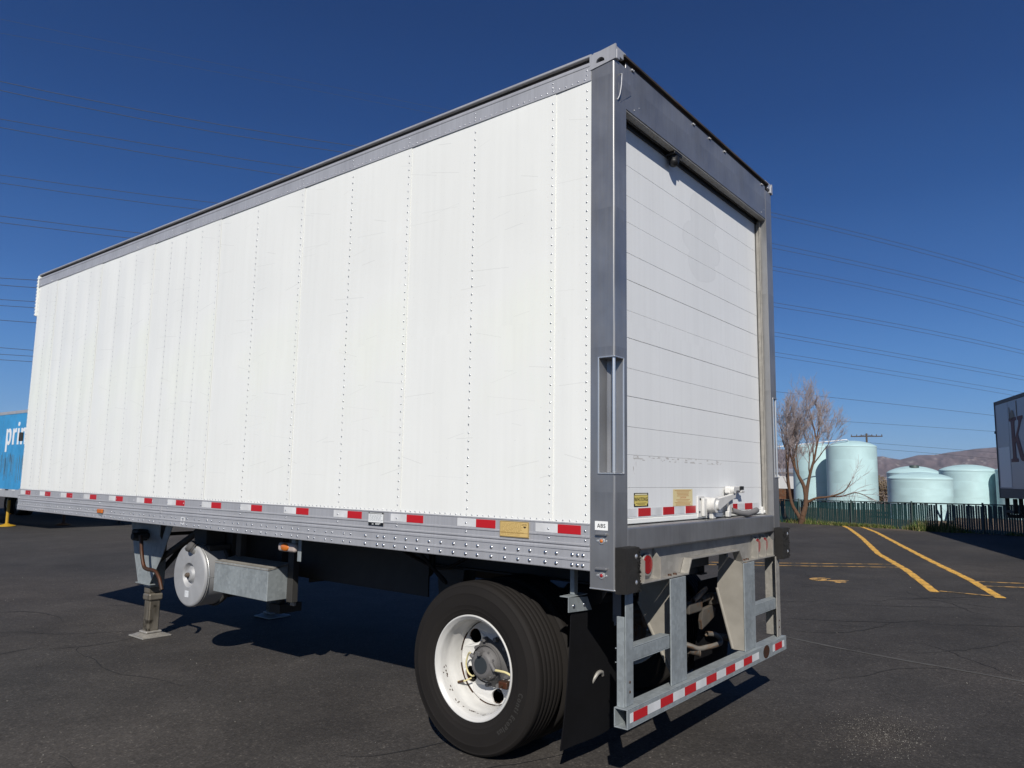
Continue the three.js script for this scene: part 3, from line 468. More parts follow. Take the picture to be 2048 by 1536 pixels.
function makeWheel(outer) { // axis along x, outside towards -x
  const w = new THREE.Group(); w.name = 'wheel';
  // tyre: grooved tread, ribbed shoulders, moulded sidewall rings
  const half = [[.312, .108], [.3165, .118], [.3175, .127], [.322, .131], [.330, .131], [.334, .133], [.345, .1365], [.347, .1385], [.350, .1385], [.352, .1375], [.372, .142], [.374, .1435], [.377, .1435], [.379, .143], [.400, .145], [.436, .143], [.440, .1455], [.446, .1455], [.450, .142], [.470, .137], [.484, .131], [.488, .1325], [.492, .1325], [.496, .128], [.505, .121], [.5095, .112]];
  const tread = []; const gr = [.078, .040, 0, -.040, -.078];
  let prof = half.map(q => [q[0], q[1]]);
  for (const c of gr) tread.push([.5135, c + .0065], [.500, c + .0045], [.500, c - .0045], [.5135, c - .0065]);
  prof = [[.303, .094], ...prof, ...tread, ...half.map(q => [q[0], -q[1]]).reverse(), [.303, -.094]];
  const dense = []; for (let i = 0; i < prof.length; i++) { dense.push(prof[i]); }
  const ty = latheX(dense, 120); const tg = uvm(ty, .45); tg.computeVertexNormals();
  // smooth normals round the axle: rebuild from the lathe
  const ty2 = latheX(dense, 120);
  const tyre = new THREE.Mesh(ty2, M.rubber); tyre.name = 'tyre'; w.add(tyre);
  if (outer) { // raised lettering
    const letters = []; let a = -.32; const word = 'Conti EcoPlus';
    for (const ch of word) { if (ch !== ' ') { const g = text(ch, .030, .0022); g.computeBoundingBox(); const wd = g.boundingBox.max.x; g.translate(-wd / 2, 0, 0).rotateY(-Math.PI / 2).translate(0, .388, 0); a += wd / 2 / .40; g.rotateX(a + Math.PI * .66); g.translate(-.1438, 0, 0); letters.push(g); a += wd / 2 / .40 + .014; } else a += .05; }
    const lm = new THREE.Mesh(join(letters), M.tread); lm.name = 'lettering'; w.add(lm);
  }
  const rimProf = [[.283, .100], [.296, .104], [.309, .112], [.314, .120], [.314, .128], [.309, .1315], [.303, .129], [.298, .120], [.288, .112], [.281, .098], [.279, .06], [.276, .03], [.262, .005], [.258, -.03], [.258, -.075], [.252, -.088]];
  const disc = new THREE.Shape(); disc.absarc(0, 0, .253, 0, Math.PI * 2);
  const hub = new THREE.Path(); hub.absarc(0, 0, .10, 0, Math.PI * 2, true); disc.holes.push(hub);
  for (let k = 0; k < 5; k++) { const q = (138 + 72 * k) * Math.PI / 180, p = new THREE.Path(); p.absellipse(Math.cos(q) * .207, Math.sin(q) * .207, .043, .050, 0, Math.PI * 2, true, q); disc.holes.push(p); }
  const dg = extrude(disc, .012, .003, 40).rotateY(-Math.PI / 2).translate(.089, 0, 0); // faces -x
  // conical dish
  { const p = dg.attributes.position; for (let k = 0; k < p.count; k++) { const r = Math.hypot(p.getY(k), p.getZ(k)); p.setX(k, p.getX(k) + .035 * sm(.2, .12, r) - .012 * sm(.225, .25, r)); } dg.computeVertexNormals(); }
  const rim = new THREE.Mesh(join([latheX(rimProf, 72), dg]), M.rim); rim.name = 'rim'; w.add(rim);
  const arc = (a, l, w) => new THREE.LatheGeometry([[.2572, -.066 + w], [.2555, -.067], [.2535, -.074], [.2500, -.078], [.247 - w, -.0805]].map(q => new THREE.Vector2(...q)), 40, a, l).rotateZ(Math.PI / 2);
  const rg = new THREE.Mesh(join([arc(0, Math.PI * 2, .0), arc(3.3, .8, .012), arc(4.35, .5, .008), arc(5.0, .9, .012), arc(.3, .6, .01), arc(1.2, 1.1, .006), arc(2.5, .5, .012)]), M.rust); rg.name = 'rust_ring'; w.add(rg);
  if (outer) {
    const q = rng(9), chips = []; for (let k = 0; k < 26; k++) { const an = Math.PI * (.95 + .75 * q()), n = 3 + 4 * q() | 0; const y0 = .06 + .045 * q() * q(), rr = .2772; for (let j = 0; j < n; j++) { const b = an + .02 * q() + .012 * j * (q() - .3), yy = y0 + .006 * (q() - .5); chips.push(new THREE.CircleGeometry(.0018 + .0028 * q(), 6).rotateY(Math.PI).scale(1, 1, 1).rotateX(Math.PI / 2).translate(0, rr, 0).rotateX(Math.PI / 2 - b + 0).translate(-yy, 0, 0)); } }
    const ch = new THREE.Mesh(join(chips), M.rust); ch.name = 'paint_chips'; ch.userData.kind = 'stuff'; w.add(ch);
    const hb = new THREE.Mesh(join([latheX([[.0, -.12], [.155, -.12], [.155, -.085], [.118, -.072], [.112, -.03], [.100, -.005], [.096, .015], [.082, .022], [.078, .040], [.060, .044], [0, .044]], 40), latheX([[.112, .0], [.115, -.004], [.115, -.018], [.112, -.022]], 40)]), M.hub); hb.name = 'hub'; w.add(hb);
    const nuts = []; for (let k = 0; k < 10; k++) { const a = k / 10 * Math.PI * 2 + .2; nuts.push(rod([.098, Math.cos(a) * .143, Math.sin(a) * .143], [.05, Math.cos(a) * .143, Math.sin(a) * .143], .0165, .0145, 6)); const b = a + .3; nuts.push(rod([-.012, Math.cos(b) * .088, Math.sin(b) * .088], [-.024, Math.cos(b) * .088, Math.sin(b) * .088], .008, .008, 6)); }
    nuts.push(rbox(-.075, .02, .06, .085, -.012, .012, .004), rod([-.03, .02, .07], [-.032, -.02, .105], .016, .013, 8), rod([-.03, .035, -.07], [-.032, .05, -.095], .014, .012, 8));
    const nm = new THREE.Mesh(join(nuts), M.hub); nm.name = 'wheel_nuts'; w.add(nm);
    const cap = new THREE.Mesh(join([rod([-.0435, 0, 0], [-.0475, 0, 0], .052, .050, 28)]), std({ color: lin(.035, .042, .048), roughness: .35 })); cap.name = 'hub_cap'; w.add(cap);
    const hs = new THREE.Mesh(join([tube([[-.03, .04, -.09], [.0, .05, -.13], [.02, .02, -.165], [.03, -.04, -.185], [.035, -.085, -.17], [.03, -.10, -.13], [.02, -.085, -.10]], .0055, 40, 7), tube([[-.03, -.015, .10], [-.034, -.012, .15], [-.03, -.016, .20], [-.02, -.04, .24], [.01, -.1, .235]], .0075, 30, 7), tube([[.02, -.11, -.13], [.0, -.135, -.18], [-.005, -.14, -.22]], .005, 16, 6)]), M.hose); hs.name = 'air_hose'; w.add(hs);
    const wt = new THREE.Mesh(join([rod([-.0, -.132, -.178], [-.012, -.145, -.215], .009, .007, 8), rbox(-.02, .03, -.12, -.075, .12, .19, .01), rod([-.01, -.10, .15], [-.035, -.10, .15], .014, .012, 8)]), M.rust); wt.name = 'valve'; w.add(wt);
  }
  w.traverse(o => { if (o.isMesh) o.castShadow = o.receiveShadow = true; });
  return w;
}
{ // axle, wheels, suspension
  const AZ = -1.0435, AY = .511;
  const wo = makeWheel(true); wo.position.set(-1.108, AY, AZ); T.add(wo);
  const wi = makeWheel(false); wi.position.set(-.775, AY, AZ); wi.rotation.set(.4, Math.PI, 0); T.add(wi);
  const fo = makeWheel(false); fo.position.set(1.108, AY, AZ); fo.rotation.y = Math.PI; T.add(fo);
  const fi = makeWheel(false); fi.position.set(.775, AY, AZ); T.add(fi);
  mesh('axle', [rod([-.96, AY, AZ], [.96, AY, AZ], .064, .064, 18)], M.frame, T);
  mesh('brake_drum', [rod([-.62, AY, AZ], [-.46, AY, AZ], .205, .205, 28), rod([.46, AY, AZ], [.62, AY, AZ], .205, .205, 28)], M.dirty, T);
  for (const s of [-1, 1]) {
    mesh('frame_rail', [box(s * .5 - .05, s * .5 + .05, .98, .99, -3.3, -.30), box(s * .5 - .006, s * .5 + .006, .9905, 1.17, -3.3, -.30), box(s * .5 - .07, s * .5 + .07, 1.1705, 1.189, -3.3, -.30)], M.frame, T);
    mesh('suspension_hanger', [plateZY([[-2.0, .98], [-1.72, .98], [-1.76, .62], [-1.95, .60]], s * .5 - .07, s * .5 - .058), plateZY([[-2.0, .98], [-1.72, .98], [-1.76, .62], [-1.95, .60]], s * .5 + .058, s * .5 + .07)], M.frame, T);
    mesh('trailing_arm', [rbox(s * .5 - .045, s * .5 + .045, .62, .76, -1.9, -.75, .02)], M.frame, T);
    mesh('air_spring', [latheX([[0, -.12], [.10, -.12], [.13, -.08], [.135, -.02], [.11, .01], [.135, .05], [.12, .10], [0, .11]], 24).rotateZ(Math.PI / 2).translate(s * .5, .85, -.72)], M.rubber, T);
    mesh('brake_chamber', [latheX([[0, -.12], [.06, -.12], [.078, -.09], [.078, -.02], [.088, -.012], [.088, .012], [.078, .02], [.07, .09], [.04, .12], [0, .125]], 24).rotateY(-Math.PI / 2 + .25 * s).translate(s * .34, .66, AZ + .34)], M.dirty, T);
    mesh('shock_absorber', [rod([s * .36, .97, -.62], [s * .40, .60, -.85], .035, .035, 12), rod([s * .40, .62, -.84], [s * .42, .50, -.95], .022, .022, 10)], M.dirty, T);
  }
  mesh('rear_crossmember', [box(-.55, .55, .99, 1.16, -.36, -.345), rbox(-.45, .45, 1.06, 1.17, -.255, -.24, .004)], M.frame, T);
  // rear brake hardware seen through the guard
  mesh('brake_hose', [tube([[.10, .56, -.34], [.235, .515, -.30], [.36, .475, -.29], [.50, .462, -.29], [.66, .452, -.29], [.76, .455, -.295], [.79, .475, -.31], [.76, .505, -.33], [.66, .525, -.36]], .019, 60, 10)], std({ color: lin(.46, .42, .36), roughness: .6, map: grimeMap }), T, 'thick grey air hose loop');
  mesh('slack_adjuster', [rbox(.22, .45, .725, .80, -.36, -.29, .014), plateXY([[.44, .74], [.60, .75], [.668, .72], [.655, .665], [.52, .625], [.425, .60], [.41, .66]], -.315, -.285, [], .006), rod([.455, .80, -.31], [.56, .81, -.305], .022, .026, 12)], M.inner, T, 'dusty brake linkage');
  mesh('spring_brake', [latheX([[0, -.16], [.036, -.16], [.043, -.15], [.043, .10], [.048, .105], [.048, .125], [.04, .14], [0, .14]], 20).rotateZ(-.08).translate(.74, .785, -.30)], M.inner, T);
  mesh('lever', [tube([[.30, .815, -.30], [.37, .835, -.295], [.43, .86, -.29], [.49, .885, -.285]], .019, 14, 8)], M.dirty, T);
  for (const [x, y] of [[.862, .475], [.344, .45]]) mesh('hose_fitting', [rod([x - .07, y + .02, -.33], [x + .01, y, -.29], .022, .026, 10), new THREE.TorusGeometry(.026, .007, 6, 14).rotateY(.7).translate(x + .015, y, -.285)], M.inner, T);
  mesh('hanging_ring', [new THREE.TorusGeometry(.022, .009, 8, 20).rotateY(.4).translate(.85, .935, -.30), rod([.845, .955, -.30], [.82, 1.16, -.31], .006, .006, 6)], M.dusty, T);
}
for (const s of [-1, 1]) { // mud flaps
  const x0 = s < 0 ? -1.155 : .555, x1 = x0 + .60, n = 8, g = new THREE.BoxGeometry(.60, .775, .008, n, 12, 1), p = g.attributes.position;
  for (let k = 0; k < p.count; k++) { const t = .5 - p.getY(k) / .775, u = p.getX(k) / .6; p.setZ(k, p.getZ(k) - .372 - .055 * t * t + .012 * Math.sin(u * 5 + 1) * t); p.setX(k, p.getX(k) + (x0 + x1) / 2); p.setY(k, p.getY(k) + .145 + .3875); }
  g.computeVertexNormals();
  const f = mesh('mud_flap', g, M.flap, T);
  const e = s < 0 ? x0 : x1, q = -s;
  mesh('flap_bracket', [plateXY([[e - q * .045, .918], [e + q * .20, .905], [e + q * .15, .985], [e - q * .045, 1.0]].map(v => v).sort(() => 0), -.362, -.357), rbox(Math.min(e - q * .045, e + q * .15), Math.max(e - q * .045, e + q * .15), .998, 1.004, -.42, -.357, .002, 1), rbox(e + q * .05 - .02, e + q * .05 + .02, 1.005, 1.19, -.40, -.37, .003, 1)], M.galv, f);
  mesh('flap_bolt', [domeZ(e + q * .005, .948, -.357, .013), domeZ(e + q * .115, .945, -.357, .013)], M.rivet, f);
  if (s < 0) mesh('flap_buckle', tube([[-.90, .475, -.392], [-.885, .505, -.378], [-.86, .525, -.372], [-.82, .522, -.372], [-.80, .50, -.38]], .012, 20, 6), M.plate, f);
}
mesh('hanging_plate', [rbox(-.985, -.90, .86, 1.085, -.20, -.19, .006), rbox(-.99, -.972, .84, .895, -.188, -.18, .003)], std({ color: lin(.12, .115, .115), roughness: .55 }), T);
{ // landing gear
  const LG = group('landing_gear', T);
  for (const s of [-1, 1]) {
    const cx = s * .75, cz = -6.04, g0 = gy(cx, cz);
    const P = (a, b, c, d, e, f, r) => rbox(Math.min(s * a, s * b), Math.max(s * a, s * b), c, d, e, f, r ?? .006, 2, .5);
    mesh('foot', [(() => { const g = new THREE.CylinderGeometry(.13, .19, .022, 4, 1).rotateY(Math.PI / 4).translate(0, .030, 0).scale(1, 1, 1.05); return uvm(g.translate(cx, g0, cz), .4); })(), uvm(new RoundedBoxGeometry(.31, .016, .32, 2, .006).translate(cx, g0 + .012, cz), .4), rbox(cx - .085, cx + .085, g0 + .042, g0 + .065, cz - .085, cz + .085, .012)], M.plate, LG);
    mesh('leg', [uvm(extrude(roundRect(-.062, .062, -.062, .062, .022), .40).rotateX(-Math.PI / 2).translate(cx, g0 + .05, cz), .4)], M.legSteel, LG);
    mesh('leg_collar', [rbox(cx - .078, cx + .078, .30, .375, cz - .078, cz + .078, .022), rbox(cx - .07, cx + .07, .3755, .44, cz - .07, cz + .05, .012)], M.legSteel, LG);
    mesh('upper_leg', [rbox(cx - .078, cx + .078, .4405, 1.17, cz - .078, cz + .078, .012, 2, .5)], M.galv, LG);
    mesh('wing_plate', [plateZY([[-6.46, 1.172], [-5.50, 1.172], [-5.70, .80], [-5.93, .485], [-6.19, .485], [-6.33, .80]], Math.min(s * .845, s * .853), Math.max(s * .845, s * .853), [[[-5.66, 1.12], [-5.78, 1.12], [-5.78, .99], [-5.73, .96]]])], M.galv, LG);
    mesh('leg_brace', [rod([s * .80, .70, -5.95], [s * .70, 1.17, -5.05], .035, .035, 6), rod([s * .72, .55, cz], [s * .05, 1.15, cz - .2], .03, .03, 8)], M.frame, LG);
    mesh('wing_flange', [P(.80, .87, .474, .4845, -6.21, -5.90, .003)], M.galv, LG);
  }
  mesh('gear_box', [rbox(-.97, -.854, .93, 1.05, -6.18, -6.03, .02), rod([-1.03, .985, -6.02], [-.86, .985, -6.02], .035, .035, 12)], M.dark, LG);
  mesh('crank_handle', [tube([[-1.0, 1.0, -5.90], [-1.0, .93, -5.87], [-1.0, .83, -5.845], [-1.0, .73, -5.80], [-1.0, .685, -5.76], [-1.0, .672, -5.68], [-1.0, .672, -5.58], [-1.0, .66, -5.51], [-1.0, .61, -5.44], [-1.0, .53, -5.385], [-1.0,   .50, -5.37]], .019, 60, 10)], M.rust, LG, 'rusty bent crank handle');
  mesh('cross_shaft', [rod([-.86, .985, -6.1], [.86, .985, -6.1], .02, .02, 8)], M.frame, LG);
}
{ // round fuel tank
  const K = mesh('fuel_tank', [latheX([[0, -.15], [.255, -.15], [.283, -.13], [.287, -.10], [.287, .125], [.291, .128], [.291, .136], [.287, .139], [.283, .148], [.266, .157], [.115, .157], [.108, .152], [.10, .138], [.088, .122], [.078, .118], [.068, .132], [.055, .148], [.044, .156], [.0, .158]], 72).translate(-.945, .716, -4.69)], M.tankAlu, T, 'round silver tank');
  mesh('tank_weld', [new THREE.TorusGeometry(.289, .004, 6, 60).rotateY(Math.PI / 2).translate(-1.06, .716, -4.69), box(-1.07, -.80, .712, .719, -4.408, -4.402)], M.weld, K);
  mesh('tank_bung', [rod([-1.098, .716, -4.69], [-1.125, .716, -4.69], .026, .024, 6), rod([-1.12, .716, -4.69], [-1.135, .716, -4.69], .016, .014, 6)], M.dirty, K);
  mesh('filler_neck', [rod([-1.06, .93, -4.62], [-1.115, .975, -4.64], .042, .042, 18)], M.weld, K);
  mesh('filler_cap', [rod([-1.108, .970, -4.638], [-1.145, 1.0, -4.652], .052, .050, 18), rod([-1.12, .98, -4.642], [-1.135, .992, -4.648], .056, .056, 18)], M.hub, K);
  mesh('tank_strap', [new THREE.TorusGeometry(.295, .012, 4, 60).scale(1, 1, 2.6).rotateY(Math.PI / 2).translate(-.85, .716, -4.69)], M.frame, K);
  mesh('tank_bracket', [rbox(-1.0, -.80, .99, 1.18, -4.82, -4.60, .01), rbox(-1.02, -.80, .94, .995, -4.60, -4.50, .01), box(-.79, -.70, .5, 1.18, -4.9, -4.5)], M.frame, K);
  mesh('tank_print', new THREE.PlaneGeometry(.075, .06).rotateY(-Math.PI / 2).translate(-1.1032, .545, -4.70), std({ roughness: .5, map: canvasTex(96, 80, (c, w, h) => { c.fillStyle = '#c2c5c8'; c.fillRect(0, 0, w, h); c.fillStyle = '#f4f6f6'; const q = rng(2); for (let y = 6; y < 74; y += 11) for (let x = 8 + q() * 20; x < 70 + q() * 16; x += 9) if (q() > .25) c.fillRect(x, y, 7, 6); }) }), K);
}
{ // galvanised equipment box
  const K = mesh('equipment_box', [rbox(-1.05, -.795, .602, .872, -4.34, -3.502, .006, 2, .6)], M.galv, T, 'galvanised sheet metal box');
  mesh('box_lid', [uvm(extrude(shapeXY([[-1.054, .862], [-.84, .905], [-.79, .895], [-.79, .8725], [-1.049, .8725], [-1.0505, .855], [-1.054, .855]]), .846).translate(0, 0, -4.344), .6)], M.plate, K);
  mesh('box_flange', [rbox(-.805, -.79, .54, .87, -3.52, -3.46, .004), rbox(-.812, -.79, .545, .60, -3.50, -3.45, .004)], M.plate, K);
  mesh('box_hanger', [rbox(-.86, -.80, .58, 1.18, -3.50, -3.42, .004), rbox(-.86, -.80, .9, 1.18, -4.32, -4.24, .004)], M.frame, K);
}
{ // hanging side lamp
  const K = mesh('side_lamp', [rbox(-1.215, -1.17, 1.057, 1.128, -3.15, -2.925, .022, 3)], std({ color: lin(.42, .35, .32), roughness: .45 }), T, 'oval amber lamp hanging under the rail');
  mesh('lamp_lens', [new THREE.SphereGeometry(.05, 18, 12).scale(.35, .62, 1.1).translate(-1.213, 1.093, -3.05)], M.amber, K);
  mesh('lamp_bracket', [rbox(-1.19, -1.15, 1.126, 1.186, -3.0, -2.95, .003), rbox(-1.18, -1.172, .99, 1.186, -2.93, -2.885, .003)], M.galv, K);
}
{ // dark gear under the floor: air reservoir, lines, splash panel
  mesh('air_reservoir', [latheX([[0, -.4], [.09, -.4], [.12, -.37], [.12, .37], [.09, .4], [0, .4]], 24).rotateY(Math.PI / 2).translate(-.15, .92, -2.9)], M.frame, T);
  mesh('air_reservoir', [latheX([[0, -.35], [.09, -.35], [.12, -.32], [.12, .32], [.09, .35], [0, .35]], 24).rotateY(Math.PI / 2).translate(.35, .95, -3.9)], M.frame, T);
  mesh('chassis_side', [box(-.56, -.545, .74, 1.185, -5.0, -2.1), box(.545, .56, .74, 1.185, -5.0, -2.1), box(-.544, .544, .70, 1.185, -3.62, -3.6)], M.frame, T);
  mesh('air_line', [tube([[-.9, 1.15, -1.9], [-.85, 1.0, -1.75], [-.8, .93, -1.7], [-.74, .9, -1.75], [-.76, 1.0, -1.85], [-.7, 1.15, -1.9]], .012, 30, 6)], M.rubber, T);
  mesh('air_line', [tube([[-.6, 1.16, -2.6], [-.58, 1.02, -2.2], [-.62, .98, -1.9], [-.6, 1.1, -1.6]], .012, 30, 6)], M.rubber, T);
  mesh('hanger_post', [rbox(-.62, -.56, .42, 1.18, -4.0, -3.94, .004), rbox(-.45, -.40, .80, 1.18, -5.3, -5.25, .004), rbox(-.64, -.40, .40, .48, -4.06, -3.9, .004)], M.frame, T);
}

// ------------------------------------------------------------ other trailers parked in the yard
function parkedTrailer(name, label, o) { // local: x along the side seen (to the right), z = 0 the side seen, body towards -z
  const g = tag(group(name, null, o.pos), label, 'trailer'); g.rotation.y = o.turn;
  const b = o.bottom, t = o.top, wd = 2.58, x0 = o.x0, x1 = o.x1;
  mesh('body', box(x0, x1, b + .25, t - .02, -wd, -.03, 2.6), M.white, g);
  const n = Math.round((x1 - x0) / 1.22), rv = [];
  for (let i = 0; i < n; i++) {
    const a = lerp(x0, x1, i / n), c = lerp(x0, x1, (i + 1) / n);
    mesh('side_panel', rbox(a + .004, c - .004, b + .27, t - .11, -.029, -.004 - .003 * (i % 2), .003, 1, 2.6), o.skin, g);
    for (let y = b + .33; y < t - .14; y += .10) rv.push(domeZ(a + .03, y, -.005, .009, 5));
  }
  stuff(mesh('rivets', rv, M.alu, g));
  mesh('bottom_rail', [rbox(x0, x1, b, b + .268, -.06, .002, .006, 1, .8), rbox(x0, x1, b, b + .268, -wd, -wd + .06, .006, 1, .8)], o.rail, g);
  mesh('top_rail', [rbox(x0, x1, t - .108, t, -.06, .004, .006, 1, .8), rbox(x0, x1, t - .019, t + .004, -wd, -.061, .006, 1, .8)], o.railTop || o.rail, g);
  mesh('end_frame', [rbox(x0 - .06, x0, b - .02, t, -wd, .012, .006), rbox(x1, x1 + .06, b - .02, t, -wd, .012, .006)], o.rail, g);
  mesh('floor', box(x0, x1, b + .06, b + .16, -wd + .07, -.07), M.frame, g);
  const gnd = o.ground;
  for (const wx of o.wheels) for (const wz of [-.16, -.48, -wd + .48, -wd + .16]) { const w = new THREE.Group(); w.name = 'wheel'; w.position.set(wx, gnd(wx, wz) + .505, wz); const ty = mesh('tyre', latheX([[.28, .1], [.34, .135], [.41, .14], [.49, .125], [.508, .10], [.508, -.10], [.49, -.125], [.41, -.14], [.34, -.135], [.28, -.1]], 36).rotateY(Math.PI / 2), M.rubber, w); mesh('rim', latheX([[.281, .1], [.27, .07], [.25, .0], [.10, -.03], [.0, -.03]], 30).rotateY(Math.PI / 2), M.rim, w); g.add(w); }
  for (const wx of o.legs || []) for (const wz of [-.5, -wd + .5]) mesh('landing_leg', [rbox(wx - .06, wx + .06, gnd(wx, wz) + .02, b + .06, wz - .06, wz + .06, .01), rbox(wx - .14, wx + .14, gnd(wx, wz) + .002, gnd(wx, wz) + .03, wz - .14, wz + .14, .008)], M.frame, g);
  return g;
}
const localGround = (pos, turn) => (x, z) => gy(pos[0] + x * Math.cos(turn) + z * Math.sin(turn), pos[2] - x * Math.sin(turn) + z * Math.cos(turn)) - pos[1];
{
  const pos = [4.65, 0, -26.3], turn = -Math.PI / 2;
  const g = parkedTrailer('blue_trailer', 'bright blue box trailer with white prime lettering at the left edge', { pos, turn, x0: -15.6, x1: 0, bottom: .70, top: 3.68, skin: M.blueVinyl, rail: M.alu, wheels: [-12.6, -13.85], legs: [], ground: localGround(pos, turn) });
  const t = text('prime', .74, .006);
  mesh('lettering', t.translate(-2.06, 2.50, -.0035), M.whiteInk, g, 'white word prime');
  mesh('lettering', text('n', 1.25, .006).translate(-3.55, 1.95, -.0035), M.whiteInk, g);
  const q = rng(31), st = []; for (let k = 0; k < 34; k++) { const x = -2.3 + 2.2 * q(), y = 2.25 - .25 * q(), l = .2 + .75 * q(); st.push(box(x, x + .012 + .02 * q(), y - l, y, -.0032, -.0018)); }
  stuff(mesh('dirt_streaks', st, std({ color: lin(.10, .20, .30), roughness: .9 }), g));
  for (let k = 0; k < 24; k++) { const x = -15.2 + k * .62; mesh('reflector', box(x, x + .30, .925, .965, .0022, .0035), k % 2 ? M.tapeWhite : M.black, g); }
  const pos2 = [8.3, 0, -25.2];
  parkedTrailer('added_shade_trailer', 'unseen white box trailer added behind the blue trailer to darken the ground there', { pos: pos2, turn, x0: -15.6, x1: 0, bottom: .70, top: 3.62, skin: M.white, rail: M.frame, wheels: [-12.6, -13.85], legs: [-3.2], ground: localGround(pos2, turn) });  // unseen trailer, added so the ground under the blue one falls dark
  const stand = (x, z, lab, paint = M.yellowSteel) => { const y = gy(x, z), s = tag(group('jack_stand', null, [x, y, z]), lab, 'jack stand', 'jack stands under the blue trailer');
    mesh('base', latheX([[0, .0], [.27, .0], [.29, .012], [.285, .035], [.20, .06], [.10, .085], [.07, .11], [0, .11]], 30).rotateZ(-Math.PI / 2), paint, s);
    mesh('post', [rod([0, .10, 0], [0, .95, 0], .055, .055, 16), rod([.055, .45, .0], [.10, .47, 0], .016, .016, 8)], paint, s);
    mesh('screw', [rod([0, .95, 0], [0, 1.10, 0], .035, .035, 12), rbox(-.12, .12, 1.10, 1.135, -.12, .12, .006)], M.frame, s); };
  stand(5.36, -29.6, 'yellow jack stand in the sun by the left edge of the picture');
  stand(7.0, -28.9, 'jack stand under the blue trailer, its colour darkened for the shade', M.rust);  // rust material borrowed: its dark brown stands for shade on this stand
}
{
  const pos = [21.64, 0, -.37], turn = Math.PI + .347;
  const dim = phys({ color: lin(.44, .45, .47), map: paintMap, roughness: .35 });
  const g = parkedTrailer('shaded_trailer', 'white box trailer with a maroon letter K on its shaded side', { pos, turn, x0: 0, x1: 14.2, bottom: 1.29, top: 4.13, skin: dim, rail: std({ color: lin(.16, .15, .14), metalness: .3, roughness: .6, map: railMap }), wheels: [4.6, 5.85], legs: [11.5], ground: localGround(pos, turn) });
  const k = text('K', 1.25, .006, serif); mesh('lettering', k.scale(1.0, 1, 1).translate(1.2, 2.30, -.0035), M.maroon, g, 'large maroon letter K');
  mesh('emblem', [box(1.28, 1.33, 3.52, 3.85, -.0035, .0025), box(1.92, 1.97, 3.55, 3.98, -.0035, .0025), uvm(extrude(shapeXY([[1.36, 3.50], [1.66, 3.47], [1.74, 3.58], [1.66, 3.72], [1.5, 3.76], [1.36, 3.66]]), .006).translate(0, 0, -.0035))], std({ color: lin(.30, .25, .18), roughness: .6 }), g);
  mesh('new_panel', rbox(.12, 1.12, 1.60, 2.75, -.0068, -.002, .001, 1, 2.6), M.white, g, 'paler patch panel');
  const gd = mesh('rear_guard', [rbox(.0, .09, .80, 1.27, -.55, -.45, .006), rbox(.0, .09, .80, 1.27, -2.1, -2.0, .006), rbox(-.02, .1, .70, .80, -2.45, -.12, .008), rbox(.75, .84, .85, 1.27, -.2, -.1, .006), rbox(.1, .84, .85, .93, -.2, -.1, .006), rbox(.02, .1, .801, 1.27, -.2, -.1, .006)], M.frame, g);
  mesh('marker_lamp', rbox(-.10, -.06, 3.18, 3.26, -.05, .03, .01), M.dark, g);
}
// ------------------------------------------------------------ slatted chain-link fence
const fx = z => 26.3 - .4 * (z + 5.78);
{
  const F = tag(group('slatted_fence', null, [fx(-3), gy(fx(-3), -3), -3]), 'low chain-link fence filled with dark green slats behind the bays', 'fence');
  const ox = fx(-3), oz = -3, oy = gy(ox, oz), ang = Math.atan2(-.4, 1), sl = [], q = rng(63), wires = [];
  const dir = V(-.4, 0, 1).normalize(), Ht = .96;
  for (let s = -28; s < 14.5; s += .079) {
    const x = ox + dir.x * s, z = oz + dir.z * s, b = gy(x, z) - .02, torn = Math.abs(s - .62) < .14 && q() > .4, h = torn ? (.2 + .5 * q()) : Ht - .05 + .06 * q();
    if (torn && q() > .7) continue;
    const lean = torn ? (q() - .5) * .5 : (q() - .5) * .03, g = new THREE.BoxGeometry(.007, h, .067).translate(0, h / 2, 0).rotateX(lean).rotateY(ang + (q() - .5) * .2).translate(x - ox, b - oy, z - oz); sl.push(g);
  }
  for (let d = 0; d < 2; d++) for (let s = -28; s < 14; s += .5) { const a = d ? [s, 0] : [s, Ht - .03], b = d ? [s + Ht, Ht - .03] : [s + Ht, 0]; const p = ([t, y]) => V(dir.x * t + .012, gy(ox + dir.x * t, oz + dir.z * t) + y - oy, dir.z * t); wires.push(rod(p(a), p(b), .0022, .0022, 3, true)); }
  stuff(mesh('slats', sl, M.slat, F)); stuff(mesh('chain_link', wires, M.fencePost, F));
  for (let s = -27.4; s < 14.5; s += 2.45) { const x = dir.x * s - .04, z = dir.z * s, b = gy(ox + x, oz + z) - oy; mesh('fence_post', rod([x, b, z], [x, b + Ht + .05, z], .03, .03, 10), M.fencePost, F); }
  const p = s => [dir.x * s - .035, gy(ox + dir.x * s, oz + dir.z * s) + Ht - oy, dir.z * s]; mesh('top_rail', [rod(p(-28), p(14.4), .02, .02, 8)], M.fencePost, F);
  mesh('torn_slat', [rbox(-.03, -.022, .5, .92, .50, .56, .002, 1).rotateX(.25), rbox(-.05, -.042, .25, .55, .60, .66, .002, 1).rotateX(-.35)], std({ color: lin(.55, .60, .58), roughness: .4 }), F, 'pale torn slat');
}
